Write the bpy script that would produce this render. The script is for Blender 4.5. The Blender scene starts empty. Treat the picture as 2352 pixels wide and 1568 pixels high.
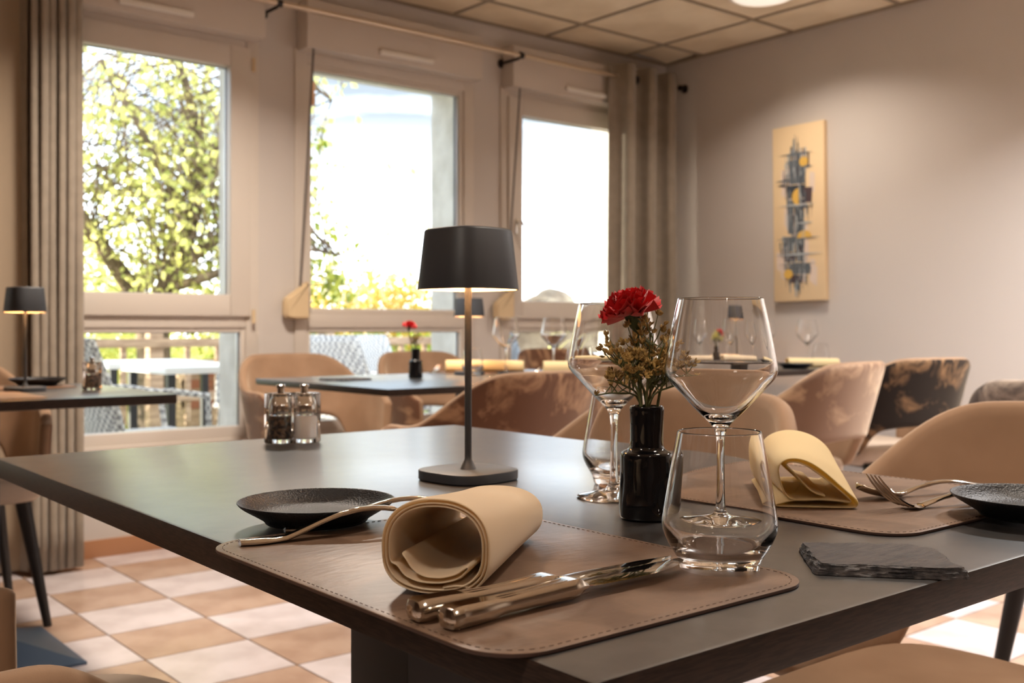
import bpy, bmesh, math, random
import numpy as np
from mathutils import Vector, Matrix, noise
R = math.radians
PI = math.pi
sc = bpy.context.scene
C = sc.collection

# ------------------------------------------------------------------ camera
CAMZ = 0.932
cam_d = bpy.data.cameras.new('camera')
cam = bpy.data.objects.new('camera', cam_d)
C.objects.link(cam)
cam.location = (0, 0, CAMZ)
cam.rotation_euler = (R(90), 0, R(-39.43))
cam_d.sensor_width = 36
cam_d.lens = 36 * 2404 / 2352
cam_d.shift_y = -30 / 2352
cam_d.clip_start = 0.02
cam_d.clip_end = 400
cam_d.dof.use_dof = True
cam_d.dof.focus_distance = 0.86
cam_d.dof.aperture_fstop = 10.0
sc.camera = cam

# ------------------------------------------------------------------ world (hazy autumn sky with thin cloud)
w = bpy.data.worlds.new('world')
sc.world = w
w.use_nodes = True
nt = w.node_tree
nt.nodes.clear()
out = nt.nodes.new('ShaderNodeOutputWorld')
bg = nt.nodes.new('ShaderNodeBackground')
tc = nt.nodes.new('ShaderNodeTexCoord')
mp = nt.nodes.new('ShaderNodeMapping')
mp.inputs['Scale'].default_value = (1.6, 1.6, 7)
mp.inputs['Location'].default_value = (3, 1, 0)
ns = nt.nodes.new('ShaderNodeTexNoise')
ns.inputs['Scale'].default_value = 1.5
ns.inputs['Detail'].default_value = 5
ns.inputs['Roughness'].default_value = 0.5
cr = nt.nodes.new('ShaderNodeValToRGB')
cr.color_ramp.elements[0].position = 0.42
cr.color_ramp.elements[0].color = (0.37, 0.42, 0.485, 1)
cr.color_ramp.elements[1].position = 0.66
cr.color_ramp.elements[1].color = (3.2, 3.8, 4.6, 1)
sp = nt.nodes.new('ShaderNodeSeparateXYZ')
mr = nt.nodes.new('ShaderNodeMapRange')
mr.inputs['From Min'].default_value = 0.0
mr.inputs['From Max'].default_value = 0.20
mx = nt.nodes.new('ShaderNodeMix')
mx.data_type = 'RGBA'
mx.inputs[6].default_value = (2.9, 2.95, 3.0, 1)
L = nt.links.new
L(tc.outputs['Generated'], mp.inputs['Vector'])
L(mp.outputs['Vector'], ns.inputs['Vector'])
L(ns.outputs['Fac'], cr.inputs['Fac'])
L(tc.outputs['Generated'], sp.inputs[0])
L(sp.outputs['Z'], mr.inputs['Value'])
L(mr.outputs[0], mx.inputs[0])
L(cr.outputs['Color'], mx.inputs[7])
L(mx.outputs[2], bg.inputs['Color'])
bg.inputs['Strength'].default_value = 1.0
L(bg.outputs[0], out.inputs['Surface'])

# ------------------------------------------------------------------ sun: low, from the left beyond the windows
sd = bpy.data.lights.new('sun', 'SUN')
sun = bpy.data.objects.new('sun', sd)
C.objects.link(sun)
sun.rotation_euler = Vector((0.74, -0.66, -0.15)).to_track_quat('-Z', 'Y').to_euler()
sd.energy = 6.5
sd.color = (1.0, 0.90, 0.74)
sd.angle = R(0.6)

ROOM_LAMP_W = 8.0          # watts of each round ceiling light
ROOM_LAMP_COL = (1.0, 0.87, 0.74)
TABLE_LAMP_W = 0.8

sc.view_settings.view_transform = 'Standard'
sc.view_settings.look = 'None'
sc.view_settings.gamma = 1
sc.view_settings.use_curve_mapping = False
sc.view_settings.exposure = 1.1
sc.cycles.use_denoising = True
sc.cycles.max_bounces = 14
sc.cycles.transmission_bounces = 12
sc.cycles.transparent_max_bounces = 16
sc.cycles.glossy_bounces = 5
sc.cycles.diffuse_bounces = 5
sc.cycles.sample_clamp_indirect = 6.0
sc.cycles.blur_glossy = 0.3

# ------------------------------------------------------------------ materials
def mat(name, col=(0.5, 0.5, 0.5), rough=0.5, metal=0.0, spec=0.5, **kw):
    m = bpy.data.materials.new(name)
    m.use_nodes = True
    b = m.node_tree.nodes['Principled BSDF']
    b.inputs['Base Color'].default_value = (*col, 1)
    b.inputs['Roughness'].default_value = rough
    b.inputs['Metallic'].default_value = metal
    b.inputs['Specular IOR Level'].default_value = spec
    for k, v in kw.items():
        b.inputs[k.replace('_', ' ')].default_value = v
    return m

def N(m, t, **kw):
    n = m.node_tree.nodes.new(t)
    for k, v in kw.items():
        if hasattr(n, k): setattr(n, k, v)
        else: n.inputs[k].default_value = v
    return n

def colnoise(m, c1, c2, scale=5, detail=4, lo=0.4, hi=0.6, stretch=(1, 1, 1), rough=0.5, dist=0.0):
    """base colour wandering between two colours"""
    b = m.node_tree.nodes['Principled BSDF']
    tc = N(m, 'ShaderNodeTexCoord'); mp = N(m, 'ShaderNodeMapping'); mp.inputs['Scale'].default_value = stretch
    n = N(m, 'ShaderNodeTexNoise'); n.inputs['Scale'].default_value = scale; n.inputs['Detail'].default_value = detail
    n.inputs['Roughness'].default_value = rough; n.inputs['Distortion'].default_value = dist
    r = N(m, 'ShaderNodeValToRGB')
    r.color_ramp.elements[0].position = lo; r.color_ramp.elements[0].color = (*c1, 1)
    r.color_ramp.elements[1].position = hi; r.color_ramp.elements[1].color = (*c2, 1)
    k = m.node_tree.links.new
    k(tc.outputs['Object'], mp.inputs[0]); k(mp.outputs[0], n.inputs['Vector']); k(n.outputs['Fac'], r.inputs[0]); k(r.outputs[0], b.inputs['Base Color'])
    return m

def bump(m, scale=100, strength=0.2, dist=0.001, stretch=(1, 1, 1), detail=3, kind='ShaderNodeTexNoise'):
    b = m.node_tree.nodes['Principled BSDF']
    tc = N(m, 'ShaderNodeTexCoord'); mp = N(m, 'ShaderNodeMapping'); mp.inputs['Scale'].default_value = stretch
    n = N(m, kind); n.inputs['Scale'].default_value = scale
    if 'Detail' in n.inputs: n.inputs['Detail'].default_value = detail
    bp = N(m, 'ShaderNodeBump'); bp.inputs['Strength'].default_value = strength; bp.inputs['Distance'].default_value = dist
    k = m.node_tree.links.new
    k(tc.outputs['Object'], mp.inputs[0]); k(mp.outputs[0], n.inputs['Vector']); k(n.outputs[0], bp.inputs['Height']); k(bp.outputs[0], b.inputs['Normal'])
    return m

def velvet(name, c, c2=None, veins=None, sheen=.55):
    m = mat(name, c, 0.75, spec=0.2, Sheen_Weight=sheen, Sheen_Roughness=0.4)
    m.node_tree.nodes['Principled BSDF'].inputs['Sheen Tint'].default_value = (1.0, 0.82, 0.62, 1)
    if veins:
        colnoise(m, c, veins, scale=5.5, detail=5, lo=0.50, hi=0.64, rough=0.62, dist=1.3)
    else:
        colnoise(m, c, c2 or tuple(x * 1.25 for x in c), scale=9, detail=3, lo=0.35, hi=0.7)
    bump(m, 900, 0.25, 0.0006)
    return m

M = {}
M['wall'] = bump(mat('wall_paint', (0.60, 0.55, 0.51), 0.9, spec=0.2), 160, 0.35, 0.003, detail=2)
M['wall_dark'] = mat('dark_reflection_wall', (0.12, 0.075, 0.05), 0.5)  # dark brown put on unseen walls to deepen reflections in black objects
M['wall_out'] = bump(colnoise(mat('render_outside', (0.7, 0.66, 0.6), 0.9), (0.62, 0.58, 0.52), (0.76, 0.72, 0.66), 6), 90, 0.6, 0.004)
M['pvc'] = mat('white_pvc', (0.64, 0.575, 0.51), 0.35)
M['pvc_box'] = mat('shutter_box_white', (0.60, 0.53, 0.47), 0.45)
M['gasket'] = mat('gasket_grey', (0.12, 0.12, 0.13), 0.5)
M['beige_plastic'] = mat('beige_plastic', (0.68, 0.52, 0.32), 0.5)
M['ceiling_tile'] = bump(colnoise(mat('ceiling_tile', (0.62, 0.48, 0.33), 0.95, spec=0.1), (0.72, 0.60, 0.43), (0.82, 0.70, 0.52), 3), 300, 0.2, 0.001)
M['grid'] = mat('ceiling_grid', (0.30, 0.24, 0.17), 0.5)
M['dark_gap'] = mat('dark_gap', (0.03, 0.025, 0.02), 0.9)
M['grout'] = mat('grout', (0.30, 0.24, 0.22), 0.8)
M['tile_light'] = colnoise(mat('tile_pale', (0.60, 0.50, 0.47), 0.22), (0.54, 0.47, 0.46), (0.63, 0.56, 0.56), 6)
M['tile_tan'] = colnoise(mat('tile_terracotta', (0.45, 0.28, 0.20), 0.22), (0.38, 0.25, 0.18), (0.47, 0.33, 0.245), 6)
M['base_terra'] = mat('terracotta_skirting', (0.42, 0.20, 0.10), 0.4)
M['table'] = bump(colnoise(mat('table_laminate', (0.035, 0.027, 0.023), 0.36, spec=0.3, Coat_Weight=1.0, Coat_Roughness=0.27, Coat_IOR=1.85, Coat_Tint=(.84, .93, 1.0, 1)), (0.030, 0.023, 0.020), (0.045, 0.035, 0.030), 30), 700, 0.08, 0.0006)
M['table_edge'] = bump(colnoise(mat('table_edge_band', (0.035, 0.02, 0.014), 0.42, spec=.25), (0.014, 0.009, 0.007), (0.032, 0.019, 0.014), 60, stretch=(1, 1, 12)), 300, 0.15, 0.0005, stretch=(1, 1, 14))
M['black_metal'] = mat('black_metal', (0.022, 0.022, 0.024), 0.45)
M['blue_metal'] = mat('slate_blue_metal', (0.05, 0.08, 0.13), 0.42)
M['lamp'] = bump(mat('lamp_dark_paint', (0.030, 0.034, 0.042), 0.48), 1500, 0.15, 0.0003)
M['lamp_in'] = mat('lamp_shade_inside', (0.85, 0.68, 0.48), 0.6)
M['leather'] = bump(colnoise(mat('brown_leather', (0.155, 0.095, 0.062), 0.40), (0.13, 0.078, 0.05), (0.19, 0.12, 0.08), 14, dist=1.0), 60, 0.35, 0.0012, stretch=(1, 2.5, 1), detail=6)
M['leather_edge'] = mat('leather_edge', (0.05, 0.025, 0.018), 0.5)
M['stitch'] = mat('stitch_thread', (0.07, 0.04, 0.028), 0.8)
M['plate'] = bump(mat('black_stoneware', (0.010, 0.011, 0.014), 0.42, spec=0.35), 500, 0.7, 0.0012, detail=2)
M['napkin'] = bump(mat('cream_napkin', (0.84, 0.71, 0.52), 0.85, spec=0.15, Sheen_Weight=0.2), 900, 0.2, 0.0004)
M['napkin_yellow'] = bump(mat('yellow_cream_napkin', (0.86, 0.74, 0.46), 0.85, spec=0.15, Sheen_Weight=0.2), 900, 0.2, 0.0004)
M['napkin_gold'] = mat('gold_yellow_napkin', (0.80, 0.50, 0.15), 0.85, spec=0.15)
for k_, c_ in (('napkin', (.95, .78, .52, 1)), ('napkin_yellow', (.98, .80, .34, 1)), ('napkin_gold', (.95, .6, .15, 1))):
    t_ = M[k_].node_tree; tr_ = t_.nodes.new('ShaderNodeBsdfTranslucent'); tr_.inputs[0].default_value = c_
    mx_ = t_.nodes.new('ShaderNodeMixShader'); mx_.inputs[0].default_value = .35
    t_.links.new(t_.nodes['Principled BSDF'].outputs[0], mx_.inputs[1]); t_.links.new(tr_.outputs[0], mx_.inputs[2]); t_.links.new(mx_.outputs[0], t_.nodes['Material Output'].inputs[0])
M['steel'] = mat('polished_steel', (0.62, 0.57, 0.50), 0.12, 1.0)
M['blade'] = mat('mirror_steel', (0.80, 0.80, 0.80), 0.05, 1.0)
M['chrome'] = mat('chrome', (0.75, 0.74, 0.72), 0.08, 1.0)
M['slate'] = bump(colnoise(mat('slate_stone', (0.04, 0.032, 0.03), 0.6), (0.032, 0.026, 0.025), (0.07, 0.055, 0.05), 25, stretch=(1, 5, 1)), 90, 1.0, 0.003, stretch=(1, 6, 1), detail=6)
M['slate_edge'] = bump(colnoise(mat('slate_broken_edge', (0.05, 0.05, 0.055), 0.5), (0.025, 0.025, 0.03), (0.11, 0.10, 0.10), 120), 200, 1.0, 0.004, stretch=(1, 1, 6), detail=6)
M['vase'] = bump(mat('black_glaze', (0.005, 0.005, 0.006), 0.06, spec=0.4), 25, 0.35, 0.004, detail=2)
M['glass'] = mat('clear_glass', (1, 1, 1), 0.0, Transmission_Weight=1.0, IOR=1.5)
M['acrylic'] = mat('clear_acrylic', (0.97, 0.96, 0.95), 0.01, Transmission_Weight=1.0, IOR=1.46)
M['pepper'] = bump(colnoise(mat('peppercorns', (0.05, 0.03, 0.02), 0.7), (0.02, 0.014, 0.01), (0.16, 0.09, 0.05), 160, lo=0.42, hi=0.62), 250, 1.0, 0.004)
M['salt'] = mat('salt', (0.75, 0.68, 0.62), 0.8)
M['petal'] = mat('carnation_red', (0.66, 0.008, 0.014), 0.6, spec=0.25, Sheen_Weight=0.3)
M['calyx'] = mat('calyx_green', (0.05, 0.075, 0.02), 0.6)
M['stem'] = mat('dry_stem_green', (0.11, 0.12, 0.04), 0.6)
M['floret'] = colnoise(mat('dry_floret', (0.42, 0.26, 0.07), 0.8), (0.25, 0.15, 0.045), (0.62, 0.43, 0.15), 90)
M['floret_lime'] = mat('lime_floret', (0.72, 0.66, 0.15), 0.8)
M['curtain'] = bump(colnoise(mat('taupe_curtain', (0.20, 0.16, 0.12), 0.85, spec=0.15, Sheen_Weight=0.3), (0.28, 0.235, 0.185), (0.31, 0.26, 0.205), 20), 700, 0.2, 0.0006)
M['curtain_light'] = mat('cream_curtain', (0.36, 0.28, 0.20), 0.85, spec=0.15)
M['rod'] = mat('brushed_rod', (0.62, 0.50, 0.38), 0.3, 0.8)
M['dark_knob'] = mat('dark_metal_knob', (0.02, 0.018, 0.02), 0.35, 0.5)
M['strap'] = mat('grey_strap', (0.16, 0.14, 0.13), 0.8)
M['chair_leg'] = mat('black_chair_leg', (0.012, 0.010, 0.010), 0.4)
M['velvet_tan'] = velvet('tan_velvet', (0.27, 0.165, 0.10), (0.34, 0.215, 0.135))
M['velvet_brown'] = velvet('brown_marbled_velvet', (0.13, 0.058, 0.032), veins=(0.40, 0.23, 0.13))
M['velvet_taupe'] = velvet('taupe_marbled_velvet', (0.21, 0.125, 0.085), veins=(0.46, 0.31, 0.20))
M['velvet_dark'] = velvet('black_marbled_velvet', (0.014, 0.009, 0.007), veins=(0.26, 0.15, 0.075), sheen=.15)
M['velvet_grey'] = velvet('grey_marbled_velvet', (0.10, 0.085, 0.085), veins=(0.50, 0.42, 0.36), sheen=.3)
M['seat_grey'] = velvet('greige_seat_fabric', (0.42, 0.33, 0.26), (0.48, 0.38, 0.30))
M['canvas'] = mat('painted_canvas', (0.80, 0.60, 0.36), 0.8)
M['wood_out'] = colnoise(mat('weathered_wood', (0.42, 0.27, 0.17), 0.8), (0.36, 0.23, 0.15), (0.52, 0.35, 0.23), 8, stretch=(1, 1, 6))
M['bark'] = bump(colnoise(mat('bark', (0.16, 0.11, 0.07), 0.9), (0.10, 0.07, 0.045), (0.26, 0.18, 0.12), 12, stretch=(1, 1, 0.3)), 30, 0.8, 0.02)
M['lawn'] = colnoise(mat('lawn', (0.30, 0.32, 0.07), 0.9, spec=0.1), (0.24, 0.27, 0.06), (0.42, 0.40, 0.10), 2)
M['paving'] = colnoise(mat('terrace_paving', (0.55, 0.50, 0.44), 0.8), (0.48, 0.43, 0.38), (0.62, 0.57, 0.50), 4)
def weave(m, c1, c2):
    b = m.node_tree.nodes['Principled BSDF']; tc = N(m, 'ShaderNodeTexCoord'); ck = N(m, 'ShaderNodeTexChecker'); ck.inputs['Scale'].default_value = 44
    ck.inputs['Color1'].default_value = (*c1, 1); ck.inputs['Color2'].default_value = (*c2, 1)
    m.node_tree.links.new(tc.outputs['Object'], ck.inputs['Vector']); m.node_tree.links.new(ck.outputs[0], b.inputs['Base Color']); return m
M['wicker'] = bump(mat('pale_wicker', (0.50, 0.48, 0.47), 0.6), 55, 1.0, 0.006, kind='ShaderNodeTexVoronoi')
M['wicker_dark'] = bump(mat('dark_wicker', (0.10, 0.11, 0.13), 0.6), 55, 1.0, 0.006, kind='ShaderNodeTexVoronoi')
weave(M['wicker'], (.66, .64, .62), (.22, .21, .22)); weave(M['wicker_dark'], (.15, .16, .18), (.05, .055, .065))
M['white_table'] = mat('white_table_top', (0.80, 0.80, 0.80), 0.4)
M['brick'] = mat('brick_red', (0.36, 0.13, 0.07), 0.8)
M['stone'] = bump(colnoise(mat('sand_stone', (0.55, 0.42, 0.28), 0.9), (0.20, 0.14, 0.09), (0.40, 0.31, 0.21), 4), 12, 1.0, 0.03)
M['white_plastic'] = mat('white_plastic', (0.80, 0.76, 0.70), 0.4)

def leafmat(name, c1, c2):
    m = bpy.data.materials.new(name); m.use_nodes = True
    t = m.node_tree; t.nodes.clear()
    o = t.nodes.new('ShaderNodeOutputMaterial'); mixs = t.nodes.new('ShaderNodeMixShader')
    d = t.nodes.new('ShaderNodeBsdfDiffuse'); tr = t.nodes.new('ShaderNodeBsdfTranslucent')
    g = t.nodes.new('ShaderNodeNewGeometry'); r = t.nodes.new('ShaderNodeValToRGB')
    r.color_ramp.elements[0].color = (*c1, 1); r.color_ramp.elements[1].color = (*c2, 1)
    k = t.links.new
    k(g.outputs['Random Per Island'], r.inputs[0]); k(r.outputs[0], d.inputs[0]); k(r.outputs[0], tr.inputs[0])
    mixs.inputs[0].default_value = 0.68
    k(d.outputs[0], mixs.inputs[1]); k(tr.outputs[0], mixs.inputs[2]); k(mixs.outputs[0], o.inputs[0])
    return m
M['leaf'] = leafmat('autumn_leaf', (0.56, 0.60, 0.20), (0.95, 0.88, 0.36))
M['leaf_dark'] = leafmat('green_leaf', (0.13, 0.19, 0.03), (0.50, 0.50, 0.08))
M['leaf_green'] = leafmat('hedge_leaf', (0.14, 0.24, 0.03), (0.45, 0.48, 0.07))
M['leaf_gold'] = leafmat('golden_leaf', (0.55, 0.45, 0.08), (0.85, 0.62, 0.20))

# window pane: clear sheet that lets light straight through with a faint reflection
m = bpy.data.materials.new('window_pane'); m.use_nodes = True
t = m.node_tree; t.nodes.clear()
o = t.nodes.new('ShaderNodeOutputMaterial'); ms = t.nodes.new('ShaderNodeMixShader')
tr = t.nodes.new('ShaderNodeBsdfTransparent'); gl = t.nodes.new('ShaderNodeBsdfGlossy'); lw = t.nodes.new('ShaderNodeFresnel')
lw.inputs[0].default_value = 1.25
gl.inputs['Roughness'].default_value = 0.0
tr.inputs[0].default_value = (0.97, 0.985, 0.98, 1)
t.links.new(lw.outputs[0], ms.inputs[0]); t.links.new(tr.outputs[0], ms.inputs[1]); t.links.new(gl.outputs[0], ms.inputs[2]); t.links.new(ms.outputs[0], o.inputs[0])
M['pane'] = m

def emit(name, col, s):
    m = mat(name, (0.8, 0.8, 0.8), 0.5)
    b = m.node_tree.nodes['Principled BSDF']
    b.inputs['Emission Color'].default_value = (*col, 1); b.inputs['Emission Strength'].default_value = s
    return m
M['led'] = emit('warm_diffuser', (1.0, 0.85, 0.68), 0.35)
M['bulb'] = emit('warm_led_disc', (1.0, 0.62, 0.30), 6.0)

# ------------------------------------------------------------------ mesh helpers
def obj(name, bm, m, parent=None, smooth=True, loc=None, angle=40):
    me = bpy.data.meshes.new(name)
    if isinstance(bm, bmesh.types.BMesh):
        bmesh.ops.recalc_face_normals(bm, faces=bm.faces)
        bm.to_mesh(me); bm.free()
    else:
        me.from_pydata(*bm)
    for x in (m if isinstance(m, (list, tuple)) else [m]): me.materials.append(M[x] if isinstance(x, str) else x)
    if smooth and len(me.polygons):
        me.polygons.foreach_set('use_smooth', [True] * len(me.polygons))
        for p_ in me.polygons:
            if p_.loop_total > 8 or p_.area > .05: p_.use_smooth = False
        try: me.set_sharp_from_angle(angle=R(angle))
        except Exception: pass
    o = bpy.data.objects.new(name, me); C.objects.link(o)
    if parent: o.parent = parent
    if loc: o.location = loc
    return o
def tag(o, label=None, cat=None, group=None, kind=None):
    if label: o['label'] = label
    if cat: o['category'] = cat
    if group: o['group'] = group
    if kind: o['kind'] = kind
    return o
def thing(name, label, cat, loc=(0, 0, 0), rz=0, group=None, rot=None):
    o = bpy.data.objects.new(name, None); C.objects.link(o)
    o.empty_display_size = 0.05
    o.location = loc; o.rotation_euler = rot or (0, 0, rz)
    return tag(o, label, cat, group)
def struct(name, bm, m, **k):
    return tag(obj(name, bm, m, **k), kind='structure')
def dup(root, loc, rz=None, label=None, group=None, scale=None, parent=None):
    kids = [o for o in C.objects if o.parent == root] if parent is None else list(root.children)
    r = root.copy(); C.objects.link(r); r.location = loc
    if rz is not None: r.rotation_euler = (0, 0, rz)
    if scale: r.scale = (scale,) * 3
    if label: r['label'] = label
    if group: r['group'] = group
    for ch in kids:
        c = ch.copy(); C.objects.link(c); c.parent = r
        for g in [o for o in C.objects if o.parent == ch]:
            d = g.copy(); C.objects.link(d); d.parent = c
    return r

def B(): return bmesh.new()
def box(bm, x0, x1, y0, y1, z0, z1, mi=0, bev=0):
    vs = [bm.verts.new(p) for p in ((x0, y0, z0), (x1, y0, z0), (x1, y1, z0), (x0, y1, z0), (x0, y0, z1), (x1, y0, z1), (x1, y1, z1), (x0, y1, z1))]
    fs = [bm.faces.new([vs[i] for i in q]) for q in ((0, 3, 2, 1), (4, 5, 6, 7), (0, 1, 5, 4), (1, 2, 6, 5), (2, 3, 7, 6), (3, 0, 4, 7))]
    for f in fs: f.material_index = mi
    if bev:
        es = list({e for f in fs for e in f.edges})
        r = bmesh.ops.bevel(bm, geom=es, offset=bev, segments=2, affect='EDGES', profile=0.6)
        for f in r['faces']: f.material_index = mi
    return bm
def mkbox(*a, **k): return box(B(), *a, **k)
def tube(bm, pts, rad, n=8, mi=0, caps=True):
    pts = [Vector(p) for p in pts]
    rr = rad if isinstance(rad, (list, tuple)) else [rad] * len(pts)
    rings = []; up = None
    for i, p in enumerate(pts):
        d = (pts[min(i + 1, len(pts) - 1)] - pts[max(i - 1, 0)])
        if d.length < 1e-9: d = Vector((0, 0, 1))
        d.normalize()
        if up is None: up = d.orthogonal().normalized()
        up = (up - d * up.dot(d))
        up = up.normalized() if up.length > 1e-6 else d.orthogonal().normalized()
        s = d.cross(up)
        rings.append([bm.verts.new(p + (up * math.cos(2 * PI * k / n) + s * math.sin(2 * PI * k / n)) * rr[i]) for k in range(n)])
    for a, b in zip(rings, rings[1:]):
        for k in range(n):
            f = bm.faces.new((a[k], a[(k + 1) % n], b[(k + 1) % n], b[k])); f.material_index = mi
    if caps:
        for q in (rings[0][::-1], rings[-1]):
            f = bm.faces.new(q); f.material_index = mi
    return bm
def lathe(bm, prof, n=48, mi=0, closed=False, wob=0):
    """prof = [(r, z)...]; r ~ 0 ends become poles"""
    rings = []
    for r, z in prof:
        if r < 1e-5: rings.append([bm.verts.new((0, 0, z))])
        else:
            rg = []
            for k in range(n):
                a = 2 * PI * k / n
                q = r * (1 + wob * (noise.noise(Vector((math.cos(a) * 1.3, math.sin(a) * 1.3, z * 30)))))
                rg.append(bm.verts.new((q * math.cos(a), q * math.sin(a), z)))
            rings.append(rg)
    prs = list(zip(rings, rings[1:])) + ([(rings[-1], rings[0])] if closed else [])
    for a, b in prs:
        for k in range(n):
            k2 = (k + 1) % n
            if len(a) == 1 and len(b) == 1: continue
            if len(a) == 1: f = bm.faces.new((a[0], b[k2], b[k]))
            elif len(b) == 1: f = bm.faces.new((a[k], a[k2], b[0]))
            else: f = bm.faces.new((a[k], a[k2], b[k2], b[k]))
            f.material_index = mi
    return bm
def smooth_prof(pts, it=2):
    for _ in range(it):
        q = [pts[0]]
        for a, b in zip(pts, pts[1:]):
            q.append((a[0] * .75 + b[0] * .25, a[1] * .75 + b[1] * .25)); q.append((a[0] * .25 + b[0] * .75, a[1] * .25 + b[1] * .75))
        q.append(pts[-1]); pts = q
    return pts
def prism(bm, outline, z0, z1, mi=0, mi_side=None, bev=0):
    """vertical prism over a closed xy outline (optionally a rounded top rim)"""
    n = len(outline)
    cx = sum(p[0] for p in outline) / n; cy = sum(p[1] for p in outline) / n
    def ring(z, ins): 
        out = []
        for x, y in outline:
            d = math.hypot(x - cx, y - cy) or 1
            out.append(bm.verts.new((x - (x - cx) / d * ins, y - (y - cy) / d * ins, z)))
        return out
    lv = [(z0, bev), (z0 + bev, 0), (z1 - bev, 0), (z1 - bev * .3, bev * .3), (z1, bev)] if bev else [(z0, 0), (z1, 0)]
    rs = [ring(*l) for l in lv]
    for a, b in zip(rs, rs[1:]):
        for k in range(n):
            f = bm.faces.new((a[k], a[(k + 1) % n], b[(k + 1) % n], b[k])); f.material_index = mi if mi_side is None else mi_side
    f = bm.faces.new(rs[0][::-1]); f.material_index = mi
    f = bm.faces.new(rs[-1]); f.material_index = mi
    return bm
def rrect(x0, x1, y0, y1, r, n=8):
    o = []
    for cx, cy, a in ((x1 - r, y1 - r, 0), (x0 + r, y1 - r, 90), (x0 + r, y0 + r, 180), (x1 - r, y0 + r, 270)):
        for k in range(n + 1):
            t = R(a + 90 * k / n); o.append((cx + r * math.cos(t), cy + r * math.sin(t)))
    return o
def squircle(a, p=3.4, n=48):
    o = []
    for k in range(n):
        t = 2 * PI * k / n; c, s = math.cos(t), math.sin(t)
        o.append((a * math.copysign(abs(c) ** (2 / p), c), a * math.copysign(abs(s) ** (2 / p), s)))
    return o
def resample(pts, n):
    P = [Vector(p) for p in pts]; d = [0]
    for a, b in zip(P, P[1:]): d.append(d[-1] + (b - a).length)
    o = []; j = 0
    for i in range(n):
        s = d[-1] * i / (n - 1)
        while j < len(P) - 2 and d[j + 1] < s: j += 1
        t = (s - d[j]) / max(1e-9, d[j + 1] - d[j]); o.append(P[j].lerp(P[j + 1], min(1, max(0, t))))
    return o
def catmull(pts, k=6):
    P = [Vector(p) for p in pts]; o = []
    for i in range(len(P) - 1):
        a, b, c, d = P[max(i - 1, 0)], P[i], P[i + 1], P[min(i + 2, len(P) - 1)]
        for j in range(k):
            t = j / k
            o.append(0.5 * ((2 * b) + (c - a) * t + (2 * a - 5 * b + 4 * c - d) * t * t + (3 * b - a - 3 * c + d) * t ** 3))
    o.append(P[-1]); return o

# ================================================================== ROOM SHELL
WY = 4.35          # inner face of the window wall
RX = 4.80          # inner face of the right wall
LX, NY, CZ = -4.0, -3.2, 2.54
# window openings: frame outer extents along X
WIN = [(1.07, 2.10), (2.28, 3.31), (3.49, 4.52)]
ZB, ZT = 0.44, 2.22
bm = B()
xs = [LX] + [v for w_ in [(-0.14, 0.89)] + WIN for v in w_] + [RX]
allwin = [(-0.14, 0.89)] + WIN
box(bm, LX, RX, WY, 4.42, 0, ZB); box(bm, LX, RX, WY, 4.42, ZT, 2.70)
for i in range(0, len(xs), 2): box(bm, xs[i], xs[i + 1], WY, 4.42, ZB, ZT)
struct('wall_back', bm, 'wall', smooth=False)
bm = B()
box(bm, LX - .3, RX + .3, 4.42, 4.66, -.3, ZB + .03); box(bm, LX - .3, RX + .3, 4.42, 4.66, ZT - .03, 3.1)
for i in range(0, len(xs), 2):
    box(bm, xs[i] - (.3 if i == 0 else .045), xs[i + 1] + (.3 if i == len(xs) - 2 else .045), 4.42, 4.66, ZB + .03, ZT - .03)
struct('wall_outer', bm, 'wall_out', smooth=False)
struct('wall_sun_blocker', mkbox(-.35, -.1, 4.67, 8.01, -.3, 3.0), 'wall_out', smooth=False)  # added outside wall, unseen, keeps sun off the left and middle windows
struct('wall_right', mkbox(RX, RX + .25, NY, 4.35, 0, 2.70), 'wall', smooth=False)
struct('wall_front', mkbox(LX, RX, NY - .2, NY, 0, 2.70), 'wall_dark', smooth=False)
struct('wall_left', mkbox(LX - .25, LX, NY, 4.35, 0, 2.70), 'wall_dark', smooth=False)

# ---- floor with separate tiles
fl = struct('floor', mkbox(LX, RX, NY, WY, -.12, -.004), 'grout', smooth=False)
TS = 0.308
tile_bm = B(); box(tile_bm, -.1515, .1515, -.1515, .1515, -.004, 0.004)
def cam_px(p):
    dx = p[0] * .7724 - p[1] * .6352; d = p[0] * .6352 + p[1] * .7724
    return (1176 + 2404 * dx / d, 754 - 2404 * (p[2] - CAMZ) / d, d) if d > .1 else None
me_l = me_t = None
rest = {'tile_light': B(), 'tile_tan': B()}
count = 0
cands = []
for i in range(-19, 13):
    for j in range(-22, 4):
        x = 1.377 + TS * (i + .5); y = 3.225 + TS * (j + .5)
        x0, x1 = max(LX, x - .1515), min(RX, x + .1515); y0, y1 = max(NY, y - .1515), min(WY, y + .1515)
        if x1 - x0 < .02 or y1 - y0 < .02: continue
        cands.append((i, j, x0, x1, y0, y1))
def vis(c):
    p = cam_px(((c[2] + c[3]) / 2, (c[4] + c[5]) / 2, 0))
    return p is not None and -120 < p[0] < 2480 and p[1] < 1720
ti = {}
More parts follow.
